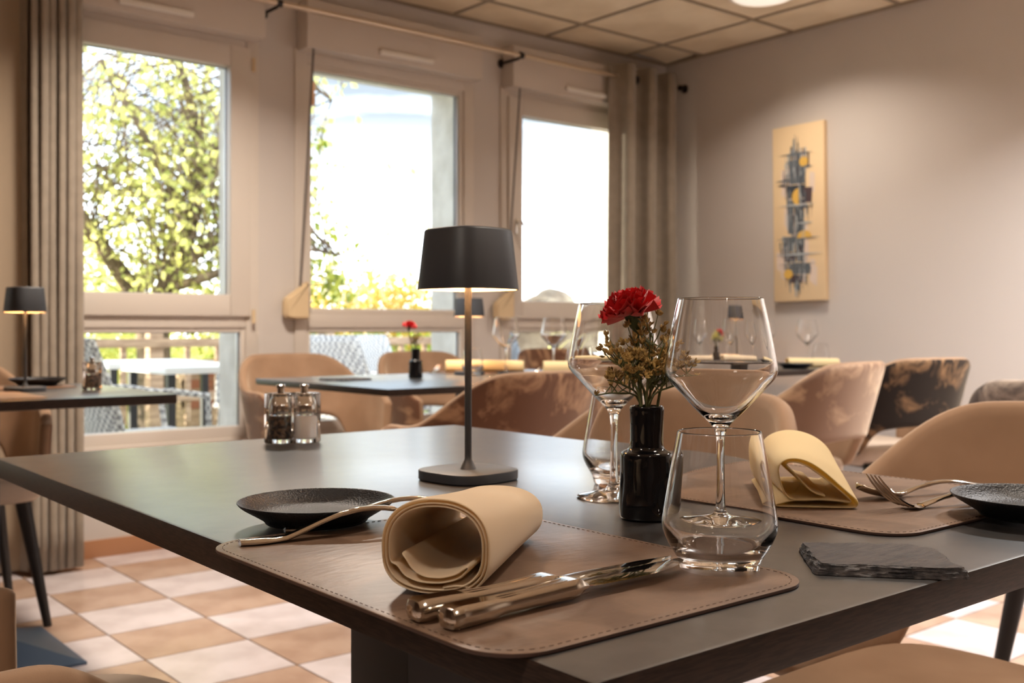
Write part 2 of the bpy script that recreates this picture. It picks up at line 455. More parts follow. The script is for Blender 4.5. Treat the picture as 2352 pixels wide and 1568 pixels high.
for (i, j, x0, x1, y0, y1) in cands:
    k = 'tile_light' if (i + j) % 2 else 'tile_tan'
    if vis((i, j, x0, x1, y0, y1)) and count < 290:
        count += 1
        full = (x1 - x0 > .302 and y1 - y0 > .302)
        if full and k in ti:
            o = bpy.data.objects.new('tile', ti[k]); C.objects.link(o); o.parent = fl
            o.location = ((x0 + x1) / 2, (y0 + y1) / 2, 0)
        else:
            w2, h2 = (x1 - x0) / 2, (y1 - y0) / 2
            o = obj('tile', mkbox(-w2, w2, -h2, h2, -.004, .004), k, fl, smooth=False, loc=((x0 + x1) / 2, (y0 + y1) / 2, 0))
            if full: ti[k] = o.data
    else:
        box(rest[k], x0, x1, y0, y1, -.004, .004)
for k in rest: tag(obj('floor_tiles', rest[k], k, fl, smooth=False), kind='stuff')
struct('baseboard_back', mkbox(LX, RX, WY - .012, WY, 0.004, .075, bev=.003), 'base_terra')
struct('baseboard_right', mkbox(RX - .012, RX, NY, WY - .012, 0.004, .075, bev=.003), 'base_terra')

# ---- suspended ceiling
ce = struct('ceiling', mkbox(LX, RX, NY, WY, CZ + .05, CZ + .16), 'dark_gap', smooth=False)
GX = [3.81 + .63 * k for k in range(-13, 2)]; GY = [4.05 - .63 * k for k in range(0, 12)]
ex = [LX] + [g for g in GX if LX + .05 < g < RX - .05] + [RX]; ey = [NY] + sorted(g for g in GY if NY + .05 < g < WY - .05) + [WY]
tm = None
for a, b in zip(ex, ex[1:]):
    for c, d in zip(ey, ey[1:]):
        w2, h2 = (b - a) / 2 - .010, (d - c) / 2 - .010
        corner = (b == RX and d == WY)
        full = abs(w2 - .305) < .001 and abs(h2 - .305) < .001
        loc = ((a + b) / 2, (c + d) / 2, CZ)
        if full and tm:
            o = bpy.data.objects.new('ceiling_panel', tm); C.objects.link(o); o.parent = ce; o.location = loc
        else:
            o = obj('ceiling_panel', mkbox(-w2, w2, -h2, h2, 0.004, .022, bev=.004), 'ceiling_tile', ce, smooth=False, loc=loc)
            if full: tm = o.data
        if corner:
            o.location = (loc[0] - .012, loc[1] - .02, CZ + .022)
            o.rotation_euler = (R(-4), R(5), 0)
bm = B()
for g in ex[1:-1]: box(bm, g - .010, g + .010, NY, WY, CZ - .001, CZ + .006)
for g in ey[1:-1]: box(bm, LX, RX, g - .010, g + .010, CZ - .0015, CZ + .0065)
obj('ceiling_grid', bm, 'grid', ce, smooth=False)
bm = B(); box(bm, LX, RX - .02, WY - .022, WY, CZ - .006, CZ + .004); box(bm, RX - .022, RX, NY, WY, CZ - .006, CZ + .004)
struct('trim_1', bm, 'grid', smooth=False)

# ---- windows
def ring_frame(bm, x0, x1, z0, z1, w_, y0, y1, mi=0, bev=.004):
    box(bm, x0, x0 + w_, y0, y1, z0, z1, mi, bev); box(bm, x1 - w_, x1, y0, y1, z0, z1, mi, bev)
    box(bm, x0 + w_, x1 - w_, y0, y1, z1 - w_, z1, mi, bev); box(bm, x0 + w_, x1 - w_, y0, y1, z0, z0 + w_, mi, bev)
def make_window(n, x0, x1, sash, handle=False):
    bm = B()
    ring_frame(bm, x0, x1, ZB, ZT, .062, WY - .012, 4.42)
    box(bm, x0 + .062, x1 - .062, WY - .010, 4.415, .935, 1.0, 0, .004)
    wn = struct('window_%d' % n, bm, 'pvc')
    if sash:   # opening sash with a wider rim
        bm = B(); ring_frame(bm, x0 + .045, x1 - .045, .985, ZT - .045, .095, WY - .028, 4.40, 0, .006); obj('sash', bm, 'pvc', wn)
        gx0, gx1, gz0, gz1 = x0 + .14, x1 - .14, 1.08, ZT - .14
    else:
        gx0, gx1, gz0, gz1 = x0 + .087, x1 - .10, 1.022, ZT - .087
        bm = B(); ring_frame(bm, x0 + .062, x1 - .062, 1.0, ZT - .062, .026, WY - .002, 4.40, 0, .004); obj('glazing_bead', bm, 'pvc', wn)
    bm = B(); ring_frame(bm, gx0 - .004, gx1 + .004, gz0 - .004, gz1 + .004, .006, WY + .018, WY + .030, 0, 0); obj('gasket', bm, 'gasket', wn, smooth=False)
    obj('pane', mkbox(gx0, gx1, WY + .028, WY + .032, gz0, gz1), 'pane', wn, smooth=False)
    l0, l1 = x0 + .080, x1 - .105
    bm = B(); ring_frame(bm, x0 + .062, x1 - .062, ZB + .03, .935, .020, WY - .002, 4.40, 0, .003); obj('glazing_bead', bm, 'pvc', wn)
    bm = B(); ring_frame(bm, x0 + .080, x1 - .080, ZB + .048, .917, .005, WY + .018, WY + .030, 0, 0); obj('gasket', bm, 'gasket', wn, smooth=False)
    obj('pane', mkbox(x0 + .082, x1 - .082, WY + .028, WY + .032, ZB + .05, .915), 'pane', wn, smooth=False)
    obj('window_sill', mkbox(x0 - .01, x1 + .01, WY - .03, WY - .0125, ZB - .012, ZB + .012, bev=.004), 'pvc', wn)
    if sash:
        for z in (2.10, .985):
            bm = B(); tube(bm, [(x1 - .035, WY - .034, z - .03), (x1 - .035, WY - .034, z + .03)], .008, 8)
            obj('hinge', bm, 'beige_plastic', wn)
    if handle:
        bm = B(); box(bm, x0 + .082, x0 + .104, WY - .040, WY - .028, 1.44, 1.52, bev=.004)
        tube(bm, [(x0 + .093, WY - .04, 1.50), (x0 + .095, WY - .075, 1.50), (x0 + .13, WY - .082, 1.45), (x0 + .155, WY - .082, 1.395)], .006, 8)
        obj('window_handle', bm, 'chrome', wn)
    # roller shutter box above, standing proud of the wall, with its ventilation slot
    bx = tag(obj('shutter_box', mkbox(x0 + .012, x1 - .012, WY - .105, WY - .0005, 2.207, 2.425, bev=.006), 'pvc_box'),
        ['boxed roller shutter housing over the left window beside the taupe curtain', 'boxed roller shutter housing over the middle window', 'boxed roller shutter housing over the right window by the corner curtain'][n - 1] if n < 4 else None, 'shutter box') if n < 4 else struct('trim_%d' % (n + 20), mkbox(x0 + .012, x1 - .012, WY - .105, WY - .0005, 2.207, 2.425, bev=.006), 'pvc_box')
    if n < 4:
        cx = x0 + (.53, .545, .53)[n - 1]
        v = obj('air_vent', mkbox(cx - .155, cx + .155, WY - .128, WY - .106, 2.232, 2.257, bev=.009), 'white_plastic', bx)
    return wn
make_window(1, *WIN[0], True)
make_window(2, *WIN[1], False)
make_window(3, *WIN[2], True, True)
make_window(4, *allwin[0], False)

# ---- curtain rod across the window wall, with brackets
rod = thing('curtain_rod', 'long brushed metal curtain rod running above the windows', 'curtain rod', (0, 4.18, 2.353))
bm = B(); tube(bm, [(-.4, 0, 0), (3.48, 0, 0)], .0125, 12); obj('rail', bm, 'rod', rod)
bm = B(); tube(bm, [(3.48, 0, 0), (4.36, 0, 0)], .0105, 12); obj('rail', bm, 'rod', rod)
for x in (2.12, 3.50):
    bm = B(); tube(bm, [(x, .172, -.01), (x, .02, -.012), (x, 0, 0)], .008, 8); tube(bm, [(x - .012, 0, 0), (x + .012, 0, 0)], .017, 12); tube(bm, [(x, .168, -.01), (x, .155, -.01)], .024, 12)
    obj('bracket', bm, 'dark_knob', rod)
bm = B(); tube(bm, [(4.345, 0, 0), (4.352, 0, 0), (4.362, 0, 0), (4.372, 0, 0)], [.012, .026, .026, .016], 14); obj('finial', bm, 'dark_knob', rod)
hk = thing('curtain_hook', 'small dark curtain hook on the right wall near the corner', 'hook', (RX, 4.20, 2.37))
bm = B(); tube(bm, [(0, 0, 0), (-.05, 0, 0)], .017, 12); obj('hook_pin', bm, 'dark_knob', hk)
bm = B(); tube(bm, [(0, 0, 0), (-.006, 0, 0)], .026, 14); obj('wall_plate', bm, 'dark_knob', hk)

# ---- curtains
def curtain_mesh(x0, x1, y, z0, z1, folds, amp, seed, lean=0, n=260, th=.004, dy=0, phase=0):
    rnd = random.Random(seed)
    ph = [rnd.uniform(-.5, .5) for _ in range(40)]
    rows = 14; vs = []; fs = []
    for j in range(rows + 1):
        v = j / rows
        for i in range(n + 1):
            u = i / n
            a = u * folds * 2 * PI + phase
            k = ph[int(u * folds) % 40]
            xx = x0 + (x1 - x0) * u + lean * (1 - v) * u + .25 * amp * math.cos(a * 2 + 1)
            yy = y + dy * u + amp * (1 + .35 * k) * math.sin(a + .5 * k * (1 - v)) + .006 * math.sin(v * 5 + k * 7)
            vs.append((xx, yy, z0 + (z1 - z0) * v))
    for j in range(rows):
        for i in range(n):
            a = j * (n + 1) + i; fs.append((a, a + 1, a + n + 2, a + n + 1))
    return (vs, [], fs)
def curtain(name, label, *a, m='curtain', **k):
    o = obj(name, curtain_mesh(*a, **k), m); s = o.modifiers.new('thick', 'SOLIDIFY'); s.thickness = .003
    return tag(o, label, 'curtain')
curtain('curtain', 'taupe pleated curtain hanging left of the left window', 1.085, 1.275, 4.19, .02, 2.42, 6, .055, 3)
curtain('curtain', 'plain cream curtain panel at the far left edge behind the table lamp', .35, 1.085, 4.22, .02, 2.42, 3.5, .012, 5, m='curtain_light')
curtain('curtain', 'taupe curtain with sunlit edge hanging in the corner by the right window', 4.165, 4.66, 4.155, .02, 2.42, 2.8, .052, 9, phase=PI / 2)

# ---- strap winders beside the windows
def winder(x, label1, label2):
    pr = [(-.115, .985), (-.115, 1.065), (0, 1.145), (.005, 1.145), (.005, .975), (-.08, .975)]
    bm = B()
    a = [bm.verts.new((p[0], 0, p[1])) for p in pr]; b = [bm.verts.new((p[0], -.045, p[1])) for p in pr]
    bm.faces.new(a); bm.faces.new(b[::-1])
    for k in range(len(pr)): bm.faces.new((a[k], b[k], b[(k + 1) % len(pr)], a[(k + 1) % len(pr)]))
    bmesh.ops.bevel(bm, geom=list(bm.edges), offset=.008, segments=3, affect='EDGES')
    o = obj('strap_winder', bm, 'beige_plastic', loc=(x, WY - .013, 0)); tag(o, label1, 'strap winder')
    bm = B()
    p0, p1 = Vector((x - .032, WY - .035, 1.125)), Vector((x - .005, WY - .112, 2.20))
    for k in range(12):
        a0, a1 = p0.lerp(p1, k / 12), p0.lerp(p1, (k + 1) / 12)
        tube(bm, [a0, a1], .0055, 6)
    s = obj('shutter_strap', bm, 'strap'); tag(s, label2, 'strap')
winder(2.325, 'beige strap winder box beside the middle window', 'dark shutter strap slanting up beside the middle window')
winder(3.545, 'beige strap winder box beside the right window behind the wine glass', 'dark shutter strap slanting up beside the right window')

# ---- round ceiling lights (the one over the corner just shows at the top edge)
def ceiling_light(x, y, label, lit=True, w=ROOM_LAMP_W, col=ROOM_LAMP_COL):
    t_ = thing('ceiling_light', label, 'ceiling light', (x, y, CZ), )
    bm = B(); lathe(bm, [(0, -.012), (.15, -.012), (.165, -.010), (.17, 0)], 32); obj('rim', bm, 'white_plastic', t_)
    bm = B(); lathe(bm, [(0, -.028), (.09, -.026), (.135, -.02), (.148, -.0125)], 32); obj('diffuser', bm, 'led' if lit else 'white_plastic', t_)
    if not lit: return
    ld = bpy.data.lights.new('lamp', 'AREA'); ld.shape = 'DISK'; ld.size = .28; ld.energy = w; ld.color = col; ld.spread = R(135)
    lo = bpy.data.objects.new('lamp', ld); C.objects.link(lo); lo.parent = t_; lo.location = (0, 0, -.035)
ceiling_light(4.13, 3.12, 'round white ceiling light above the corner table', w=6)
for x in (1.6, -.9, -3.1):
    for y in (.6, -1.9): ceiling_light(x, y, 'round white ceiling light %s, %s' % ({1.6: 'over the foreground table', -.9: 'left of the camera', -3.1: 'by the far left wall'}[x], 'front row' if y > 0 else 'back row'))
ceiling_light(1.6, 3.12, 'added round fill light above the left table, just out of frame', w=22)  # added lamp, lifts the window wall, ceiling and back tables
ceiling_light(3.85, .9, 'added white fill light for the right wall, out of frame', w=46, col=(1, .97, .95))  # added lamp standing in for daylight on the right wall
for y in (-1.9,): ceiling_light(4.13, y, 'round white ceiling light near the right wall behind the camera')

# ---- painting on the right wall
pt = thing('painting', 'tall narrow abstract canvas in yellow and dark grey on the right wall', 'painting', (RX - .001, 3.372, 1.555), rot=(R(-.7), 0, 0))
obj('canvas', mkbox(-.032, 0, -.163, .163, -.475, .475, bev=.004), 'canvas', pt)
def paint(name, c): M[name] = mat(name, c, 0.75); return name
PC = [paint('paint_navy', (.035, .045, .06)), paint('paint_slate', (.13, .15, .17)), paint('paint_light', (.42, .45, .46)), paint('paint_plum', (.075, .045, .05)), paint('paint_gold', (.72, .44, .09)), paint('paint_cream', (.74, .60, .50))]
bm = B(); rnd = random.Random(4); lay = [0]
def stroke(poly, mi):
    """poly in painting units: u 0..1 left to right as seen, v 0..1 from top"""
    lay[0] += 1
    x = -.0325 - lay[0] * .000012
    f = bm.faces.new([bm.verts.new((x, .163 - u * .326, .475 - v * .95)) for u, v in poly]); f.material_index = mi
def prof_w(v):   # silhouette half widths left and right of the spine
    ks = [(0.03, .0, .0), (.10, .05, .06), (.16, .22, .28), (.22, .26, .2), (.30, .24, .22), (.37, .2, .2), (.44, .18, .36), (.5, .2, .14), (.56, .12, .2), (.64, .34, .14), (.72, .32, .13), (.78, .24, .32), (.84, .22, .25), (.90, .1, .06), (.95, .02, .02)]
    for a, b in zip(ks, ks[1:]):
        if a[0] <= v <= b[0]:
            t = (v - a[0]) / (b[0] - a[0]); return a[1] + (b[1] - a[1]) * t, a[2] + (b[2] - a[2]) * t
    return 0, 0
for _ in range(26):      # soft pale wash around the figure
    v = rnd.uniform(.12, .85); l, r_ = prof_w(v); u = .46 + rnd.uniform(-l - .1, r_ + .1)
    stroke([(u, v), (u + .10, v + .01), (u + .09, v + .12), (u - .01, v + .1)], 5)
for (u0, v0, u1, v1, c) in ((.32, .2, .66, .34, 1), (.27, .34, .64, .42, 0), (.42, .42, .62, .62, 0), (.50, .16, .56, .30, 1), (.28, .42, .42, .62, 1), (.18, .63, .44, .72, 1), (.44, .62, .62, .78, 0), (.20, .72, .46, .78, 3), (.6, .36, .78, .45, 3), (.58, .44, .62, .52, 3), (.3, .79, .72, .85, 1), (.33, .85, .58, .90, 3), (.42, .90, .52, .94, 1)):
    stroke([(u0, v0), (u1, v0 + .005), (u1 - .02, v1), (u0 + .02, v1 - .004)], c)
for _ in range(230):
    v = rnd.uniform(.08, .9); l, r_ = prof_w(v)
    u = .46 + rnd.uniform(-l, r_)
    hgt = rnd.uniform(.02, .09); wd = rnd.uniform(.006, .03)
    stroke([(u, v), (u + wd, v), (u + wd * .8, v + hgt), (u + wd * .2, v + hgt)], rnd.choice((0, 0, 1, 1, 2, 2, 3)))
for k in range(9):       # spires
    u = .34 + .04 * k + rnd.uniform(-.01, .01); top = .19 - .13 * math.exp(-((u - .46) / .07) ** 2) - rnd.uniform(0, .03)
    stroke([(u, top), (u + .006, top), (u + .018, .24), (u - .014, .24)], rnd.choice((0, 1)))
for v, a, b, c in ((.165, .12, .82, 1), (.245, .55, .8, 1), (.31, .05, .5, 1), (.335, .1, .3, 0), (.455, .1, .85, 2), (.47, .4, .78, 1), (.56, .45, .8, 2), (.645, .05, .95, 1), (.735, .02, .98, 2), (.79, .1, .85, 1), (.81, .16, .7, 1)):
    stroke([(a, v), ((a + b) / 2, v - .006), (b, v + .002), ((a + b) / 2, v + .008)], c)
def disc(u, v, ru, rv, a0, a1):
    stroke([(u + ru * math.cos(R(a0 + (a1 - a0) * k / 14)), v + rv * math.sin(R(a0 + (a1 - a0) * k / 14))) for k in range(15)], 4)
disc(.62, .215, .085, .028, 0, 360); disc(.52, .41, .13, .048, 90, 270); disc(.62, .645, .14, .042, 180, 360); disc(.30, .845, .09, .028, 0, 360)
for _ in range(14):
    u = rnd.choice((.6, .5, .62, .3)) + rnd.uniform(-.05, .05); v = {0: .2}.get(0, .2)
    v = rnd.uniform(.25, .85); stroke([(u, v), (u + .012, v), (u + .010, v + .08), (u + .002, v + .08)], 2)
obj('painted_figure', bm, PC, pt, smooth=False)

# ================================================================== FURNITURE
def make_table(name, label, x0, x1, y0, y1, h=.75, th=.027, col=((.0, .0),), base=.44, colw=(.04, .04), bmat='black_metal', edge='table_edge'):
    cx, cy = (x0 + x1) / 2, (y0 + y1) / 2
    t_ = thing(name, label, 'table', (cx, cy, 0))
    bm = mkbox(x0 - cx, x1 - cx, y0 - cy, y1 - cy, h - th, h, 1, .0035)
    for f in bm.faces:
        if abs(f.normal.z) > .5 or f.calc_center_median().z > h - .002: f.material_index = 0
    obj('tabletop', bm, ['table', edge], t_)
    for px, py in col:
        bm = B(); box(bm, px - colw[0], px + colw[0], py - colw[1], py + colw[1], .05, h - th - .004, bev=.004); obj('column', bm, bmat, t_)
        bm = B(); box(bm, px - .18, px + .18, py - .18, py + .18, h - th - .006, h - th, bev=.001); obj('top_plate', bm, 'black_metal', t_, smooth=False)
        b2 = base / 2; bm = B()   # low four-sided pyramid foot
        q = [bm.verts.new((px + sx * b2, py + sy * b2, .004)) for sx, sy in ((-1, -1), (1, -1), (1, 1), (-1, 1))]
        q1 = [bm.verts.new((px + sx * b2, py + sy * b2, .012)) for sx, sy in ((-1, -1), (1, -1), (1, 1), (-1, 1))]
        q2 = [bm.verts.new((px + sx * .045, py + sy * .045, .075)) for sx, sy in ((-1, -1), (1, -1), (1, 1), (-1, 1))]
        for a, b in ((q, q1), (q1, q2)):
            for k in range(4): bm.faces.new((a[k], a[(k + 1) % 4], b[(k + 1) % 4], b[k]))
        bm.faces.new(q[::-1]); bm.faces.new(q2)
        obj('pedestal_foot', bm, bmat, t_, smooth=False)
    return t_
make_table('dining_table', 'large dark brown laminate table in the foreground laid for dinner', .374, 1.174, .388, 1.6, col=((-.10, .0),), colw=(.05, .06), base=.5)
make_table('dining_table', 'dark square table at the left edge carrying a table lamp, over a blue pyramid foot', .33, 1.13, 2.84, 3.60, col=((-.02, -.02),), bmat='blue_metal')
make_table('dining_table', 'table with blue window glare in the middle, in front of the middle window', 1.70, 3.02, 2.65, 3.54, th=.022, col=((-.03, -.02),))
make_table('dining_table', 'far table in the corner under the painting', 3.45, 4.68, 2.74, 3.62, th=.024)

# ---- velvet tub chair (local +Y is where it faces)
def chair_shell(hb=.82, ha=.675):
    """mid surface grid of the wrap-around back and arms"""
    pts = []
    nth, nz = 44, 9
    for i in range(nth + 1):
        u = -1 + 2 * i / nth
        a = abs(u); s = 1 if u >= 0 else -1
        if a < .68:
            th = a / .68 * PI / 2
            x = .262 * math.sin(th) ** .85; y = -.03 - .225 * math.cos(th) ** .8
            nx, ny = math.sin(th), -math.cos(th)
        else:
            x = .262 - .018 * ((a - .68) / .32) ** 2; y = -.03 + (a - .68) / .32 * .13; nx, ny = 1, 0
        def ss(t): t = max(0, min(1, t)); return t * t * (3 - 2 * t)
        top = hb - .012 * min(1, a / .35) ** 2
        top = top + (ha - top) * ss((a - .17) / .43)
        if a > .72: top -= .055 * ss((a - .72) / .28)
        bot = .555 - .02 * (a / .3) ** 2 if a < .3 else .535
        bot = bot + (.43 - bot) * ss((a - .28) / .16)
        if a > .8: bot += .03 * ss((a - .8) / .2)
        col_ = []
        for j in range(nz + 1):
            v = j / nz; z = bot + (top - bot) * v
            lean = .085 * max(0, (z - .43) / .4) * max(0, math.cos(min(a, .68) / .68 * PI / 2)) + .020 * max(0, (z - .43) / .3)
            col_.append((s * (x + nx * lean), y + ny * lean, z))
        pts.append(col_)
    vs = [p for c in pts for p in c]; fs = []
    for i in range(nth):
        for j in range(nz):
            k = i * (nz + 1) + j; fs.append((k, k + nz + 1, k + nz + 2, k + 1))
    return vs, [], fs
SHELL = None
def make_chair(label, x, y, rz, inner='velvet_tan', outer='velvet_brown', seat='seat_grey', group=None, hb=.82, ha=.675):
    t_ = thing('dining_chair', label, 'chair', (x, y, .004), rz, group)
    o = obj('backrest', chair_shell(hb, ha), [outer, inner, outer], t_)
    s = o.modifiers.new('thick', 'SOLIDIFY'); s.thickness = .036; s.offset = 0; s.material_offset = 1; s.material_offset_rim = 1
    b = o.modifiers.new('soft', 'SUBSURF'); b.levels = 1; b.render_levels = 1
    ol = [(px, py) for px, py in squircle(.235, 4.2, 40)]
    bm = B(); prism(bm, [(px * 1.0, py * 1.0 + .0) for px, py in ol], .395, .468, bev=.022); obj('seat', bm, seat, t_, loc=(0, .035, 0), angle=80)
    bm = B(); box(bm, -.17, .17, -.17, .17, .385, .406, bev=.004); obj('seat_frame', bm, 'chair_leg', t_)
    for sx in (-1, 1):
        for sy in (-1, 1):
            bm = B(); tube(bm, [(sx * .165, sy * .165, .40), (sx * .225, sy * .225, 0)], [.024, .0125], 12); obj('leg', bm, 'chair_leg', t_)
    return t_
chairs = []
TW = (.44, .29, .16)
make_chair('tan velvet chair behind the middle table, nearest the left window', 2.15, 3.84, PI)
make_chair('tan velvet chair behind the middle table, right of the small flower vase', 2.84, 3.86, PI)
make_chair('brown marbled velvet chair with its back to us, in front of the middle table', 1.80, 2.39, R(4))
make_chair('tan velvet chair across the foreground table, behind the black vase', 1.20, 1.29, R(90), hb=.815)
make_chair('tan velvet chair at the right edge across the foreground table', 1.27, .63, R(90), seat='velvet_tan')
make_chair('taupe marbled chair with visible armrest, in front of the corner table', 3.08, 2.29, R(6), outer='velvet_taupe')
make_chair('black marbled velvet chair by the right wall', 3.84, 2.37, R(-14), outer='velvet_dark')
make_chair('grey marbled chair cut off by the right edge of the photo', 2.64, .97, R(-86), inner='velvet_grey', outer='velvet_grey')
make_chair('tan chair with black legs at the left edge, behind the left table', .73, 3.665, PI)
make_chair('brown velvet chair in the bottom left corner, pushed under the foreground table', .27, 1.22, R(-90), outer='velvet_tan', ha=.642, hb=.76)
make_chair('brown marbled chair behind the corner table, seen through the tall glass', 3.80, 4.00, PI, inner='velvet_brown')

# ================================================================== TABLEWARE
TZ = .75
# ---- table lamp
def make_lamp(x, y, label, rz=R(6)):
    t_ = thing('table_lamp', label, 'lamp', (x, y, TZ), rz)
    bm = B(); prism(bm, squircle(.0525, 3.3, 56), .0005, .0125, bev=.0014); obj('base', bm, 'lamp', t_)
    bm = B(); lathe(bm, [(0, .012), (.0098, .0125), (.0075, .018), (.0046, .024), (.0043, .03), (.0043, .235), (0, .236)], 20); obj('stem', bm, 'lamp', t_)
    # shade: open below, tapered rounded square
    bm = B(); n = 64
    def rg(a, z, p=3.1): return [bm.verts.new((q[0], q[1], z)) for q in squircle(a, p, n)]
    ro = [rg(.0540, .2285), rg(.0470, .2985), rg(.0457, .3005), rg(.0435, .3015)]; ri = [rg(.0525, .2285), rg(.0458, .291)]
    for a, b in zip(ro, ro[1:]):
        for k in range(n): bm.faces.new((a[k], a[(k + 1) % n], b[(k + 1) % n], b[k])).material_index = 0
    bm.faces.new(ro[-1]).material_index = 0
    for k in range(n):
        bm.faces.new((ro[0][k], ri[0][k], ri[0][(k + 1) % n], ro[0][(k + 1) % n])).material_index = 0
        bm.faces.new((ri[0][k], ri[1][k], ri[1][(k + 1) % n], ri[0][(k + 1) % n])).material_index = 1
    bm.faces.new(ri[-1][::-1]).material_index = 1
    obj('lamp_shade', bm, ['lamp', 'lamp_in'], t_, angle=60)
    bm = B(); lathe(bm, [(.006, .2885), (.024, .2885), (.024, .2905), (.006, .2905)], 28, closed=True); obj('led_disc', bm, 'bulb', t_)
    ld = bpy.data.lights.new('lamp', 'AREA'); ld.shape = 'DISK'; ld.size = .05; ld.energy = TABLE_LAMP_W; ld.color = (1.0, .60, .30)
    lo = bpy.data.objects.new('lamp', ld); C.objects.link(lo); lo.parent = t_; lo.location = (0, 0, .286)
    return t_
make_lamp(.762, 1.01, 'slate grey cordless lamp on the foreground table, the largest lamp')
make_lamp(.838, 3.244, 'dark cordless lamp on the left table in front of the curtain')
make_lamp(2.495, 3.30, 'small cordless lamp on the middle table, half hidden by the near lamp stem')
make_lamp(4.42, 3.48, 'grey cordless lamp on the corner table, seen through the tall wine glass')

# ---- glasses
def wine_prof():
    o = smooth_prof([(.0405, .0012), (.0385, .0026), (.024, .0052), (.009, .0092), (.0050, .0165), (.0040, .035), (.0037, .06), (.0038, .080), (.0055, .0915), (.0105, .0985), (.0215, .1085), (.0385, .1275), (.0475, .1370), (.0505, .1440), (.0490, .1530), (.0440, .1810), (.0378, .2085)], 3)
    i = smooth_prof([(.0368, .2086), (.0430, .1810), (.0480, .1530), (.0493, .1442), (.0464, .1380), (.0372, .1290), (.0195, .1102), (.009, .1035), (.0, .1015)], 3)
    return [(0, 0.0004), (.039, .0004)] + o + [(.0373, .2091)] + i
WP = wine_prof()
def wine_glass(x, y, label, s=1.0, loc_z=TZ, base=[None]):
    if base[0] is None:
        bm = B(); lathe(bm, WP, 72)
        o = obj('wine_glass', bm, 'glass', angle=80); base[0] = o.data
    else:
        o = bpy.data.objects.new('wine_glass', base[0]); C.objects.link(o)
    o.location = (x, y, loc_z); o.scale = (s, s, s)
    return tag(o, label, 'wine glass')
def tumbler(x, y, label, s=1.0, z=TZ, base=[None]):
    if base[0] is None:
        o_ = smooth_prof([(.0275, .0004), (.0292, .0014), (.0300, .005), (.0310, .010), (.0375, .0200), (.0422, .0300), (.0432, .0370), (.0418, .0460), (.0365, .0780), (.0312, .1045)], 3)
        i_ = smooth_prof([(.0300, .1047), (.0352, .0780), (.0404, .0460), (.0415, .0375), (.0402, .0315), (.0345, .0225), (.0285, .0168), (.016, .0155), (0, .0152)], 3)
        bm = B(); lathe(bm, [(0, .0022), (.020, .0018), (.0245, .0004)] + o_ + [(.0306, .1052)] + i_, 72)
        o = obj('tumbler', bm, 'glass', angle=80); base[0] = o.data
    else:
        o = bpy.data.objects.new('tumbler', base[0]); C.objects.link(o)
    o.location = (x, y, z); o.scale = (s, s, s)
    return tag(o, label, 'tumbler')
MZ = TZ + .0032     # top of a leather mat
wine_glass(.801, .801, 'stemmed wine glass standing left of the black vase on the foreground table')
wine_glass(.738, .604, 'largest stemmed wine glass in the photo, rising behind the front tumbler')
tumbler(.618, .507, 'clear tumbler standing on the near leather mat in front')
tumbler(.876, .868, 'clear tumbler behind the left wine glass of the foreground table')
wine_glass(2.60, 3.20, 'stemmed wine glass on the middle table, right of the near lamp stem', 1.08)
wine_glass(2.86, 3.21, 'stemmed wine glass on the middle table, in front of the right window', 1.08)
tumbler(2.455, 3.225, 'small tumbler on the middle table, crossed by the near lamp stem')
tumbler(2.90, 3.12, 'small tumbler on the middle table, behind the left foreground wine glass')
wine_glass(4.40, 3.06, 'stemmed wine glass on the corner table, standing alone below the painting', 1.08)
wine_glass(3.98, 3.43, 'stemmed wine glass on the corner table, left of the flowers', 1.08)
wine_glass(4.20, 3.36, 'stemmed wine glass on the corner table, just left under the far lamp', 1.08)
wine_glass(4.30, 3.24, 'stemmed wine glass on the corner table, just right under the far lamp', 1.08)
tumbler(4.50, 3.05, 'small tumbler on the corner table beside the lone wine glass')

# ---- black vases
def make_vase(x, y, label, s=1.0, rz=0):
    pr = smooth_prof([(.0, .0006), (.020, .0006), (.0250, .0010), (.0262, .004), (.0258, .030), (.0256, .056), (.0252, .0615), (.0238, .0640), (.0195, .0655), (.0170, .0675), (.0160, .0720), (.0158, .082), (.0162, .100), (.0167, .1055), (.0158, .1082), (.0138, .1078), (.0128, .098), (.0125, .075), (.0160, .062), (.021, .055), (.021, .010), (0, .008)], 2)
    bm = B(); lathe(bm, pr, 48, wob=.05)
    o = obj('bud_vase', bm, 'vase', angle=70); o.location = (x, y, TZ); o.scale = (s,) * 3; o.rotation_euler = (0, 0, rz)
    return tag(o, label, 'vase')
make_vase(.737, .693, 'glossy black stepped vase on the foreground table holding a red carnation')
make_vase(2.165, 3.189, 'small black vase on the middle table holding a red carnation', rz=1)
make_vase(4.10, 3.39, 'small black vase on the corner table with yellow and red flowers', .85, rz=2)

def petal_mesh(seed, ln=.031, wd=.021):
    rnd = random.Random(seed); nu, nv = 10, 6; vs = []; fs = []
    ph = rnd.uniform(0, 6)
    for j in range(nv + 1):
        v = j / nv
        for i in range(nu + 1):
            u = -1 + 2 * i / nu
            wv = wd * (.18 + .82 * v ** .8)
            jag = (.0012 * math.sin(i * PI) + .0016 * (i % 2) + rnd.uniform(-.0008, .0008)) if j == nv else 0
            x = u * wv * (1 - .08 * v)
            y = ln * v * (1 - .18 * u * u) + jag
            z = .0052 * v * math.sin(u * 4.6 + ph) + .0022 * v * math.sin(u * 10 + ph * 2) + .004 * v * v
            vs.append((x, y, z))
    for j in range(nv):
        for i in range(nu):
            a = j * (nu + 1) + i; fs.append((a, a + 1, a + nu + 2, a + nu + 1))
    me = bpy.data.meshes.new('petal'); me.from_pydata(vs, [], fs); me.materials.append(M['petal'])
    me.polygons.foreach_set('use_smooth', [True] * len(me.polygons)); return me
PET = [petal_mesh(k) for k in range(5)]
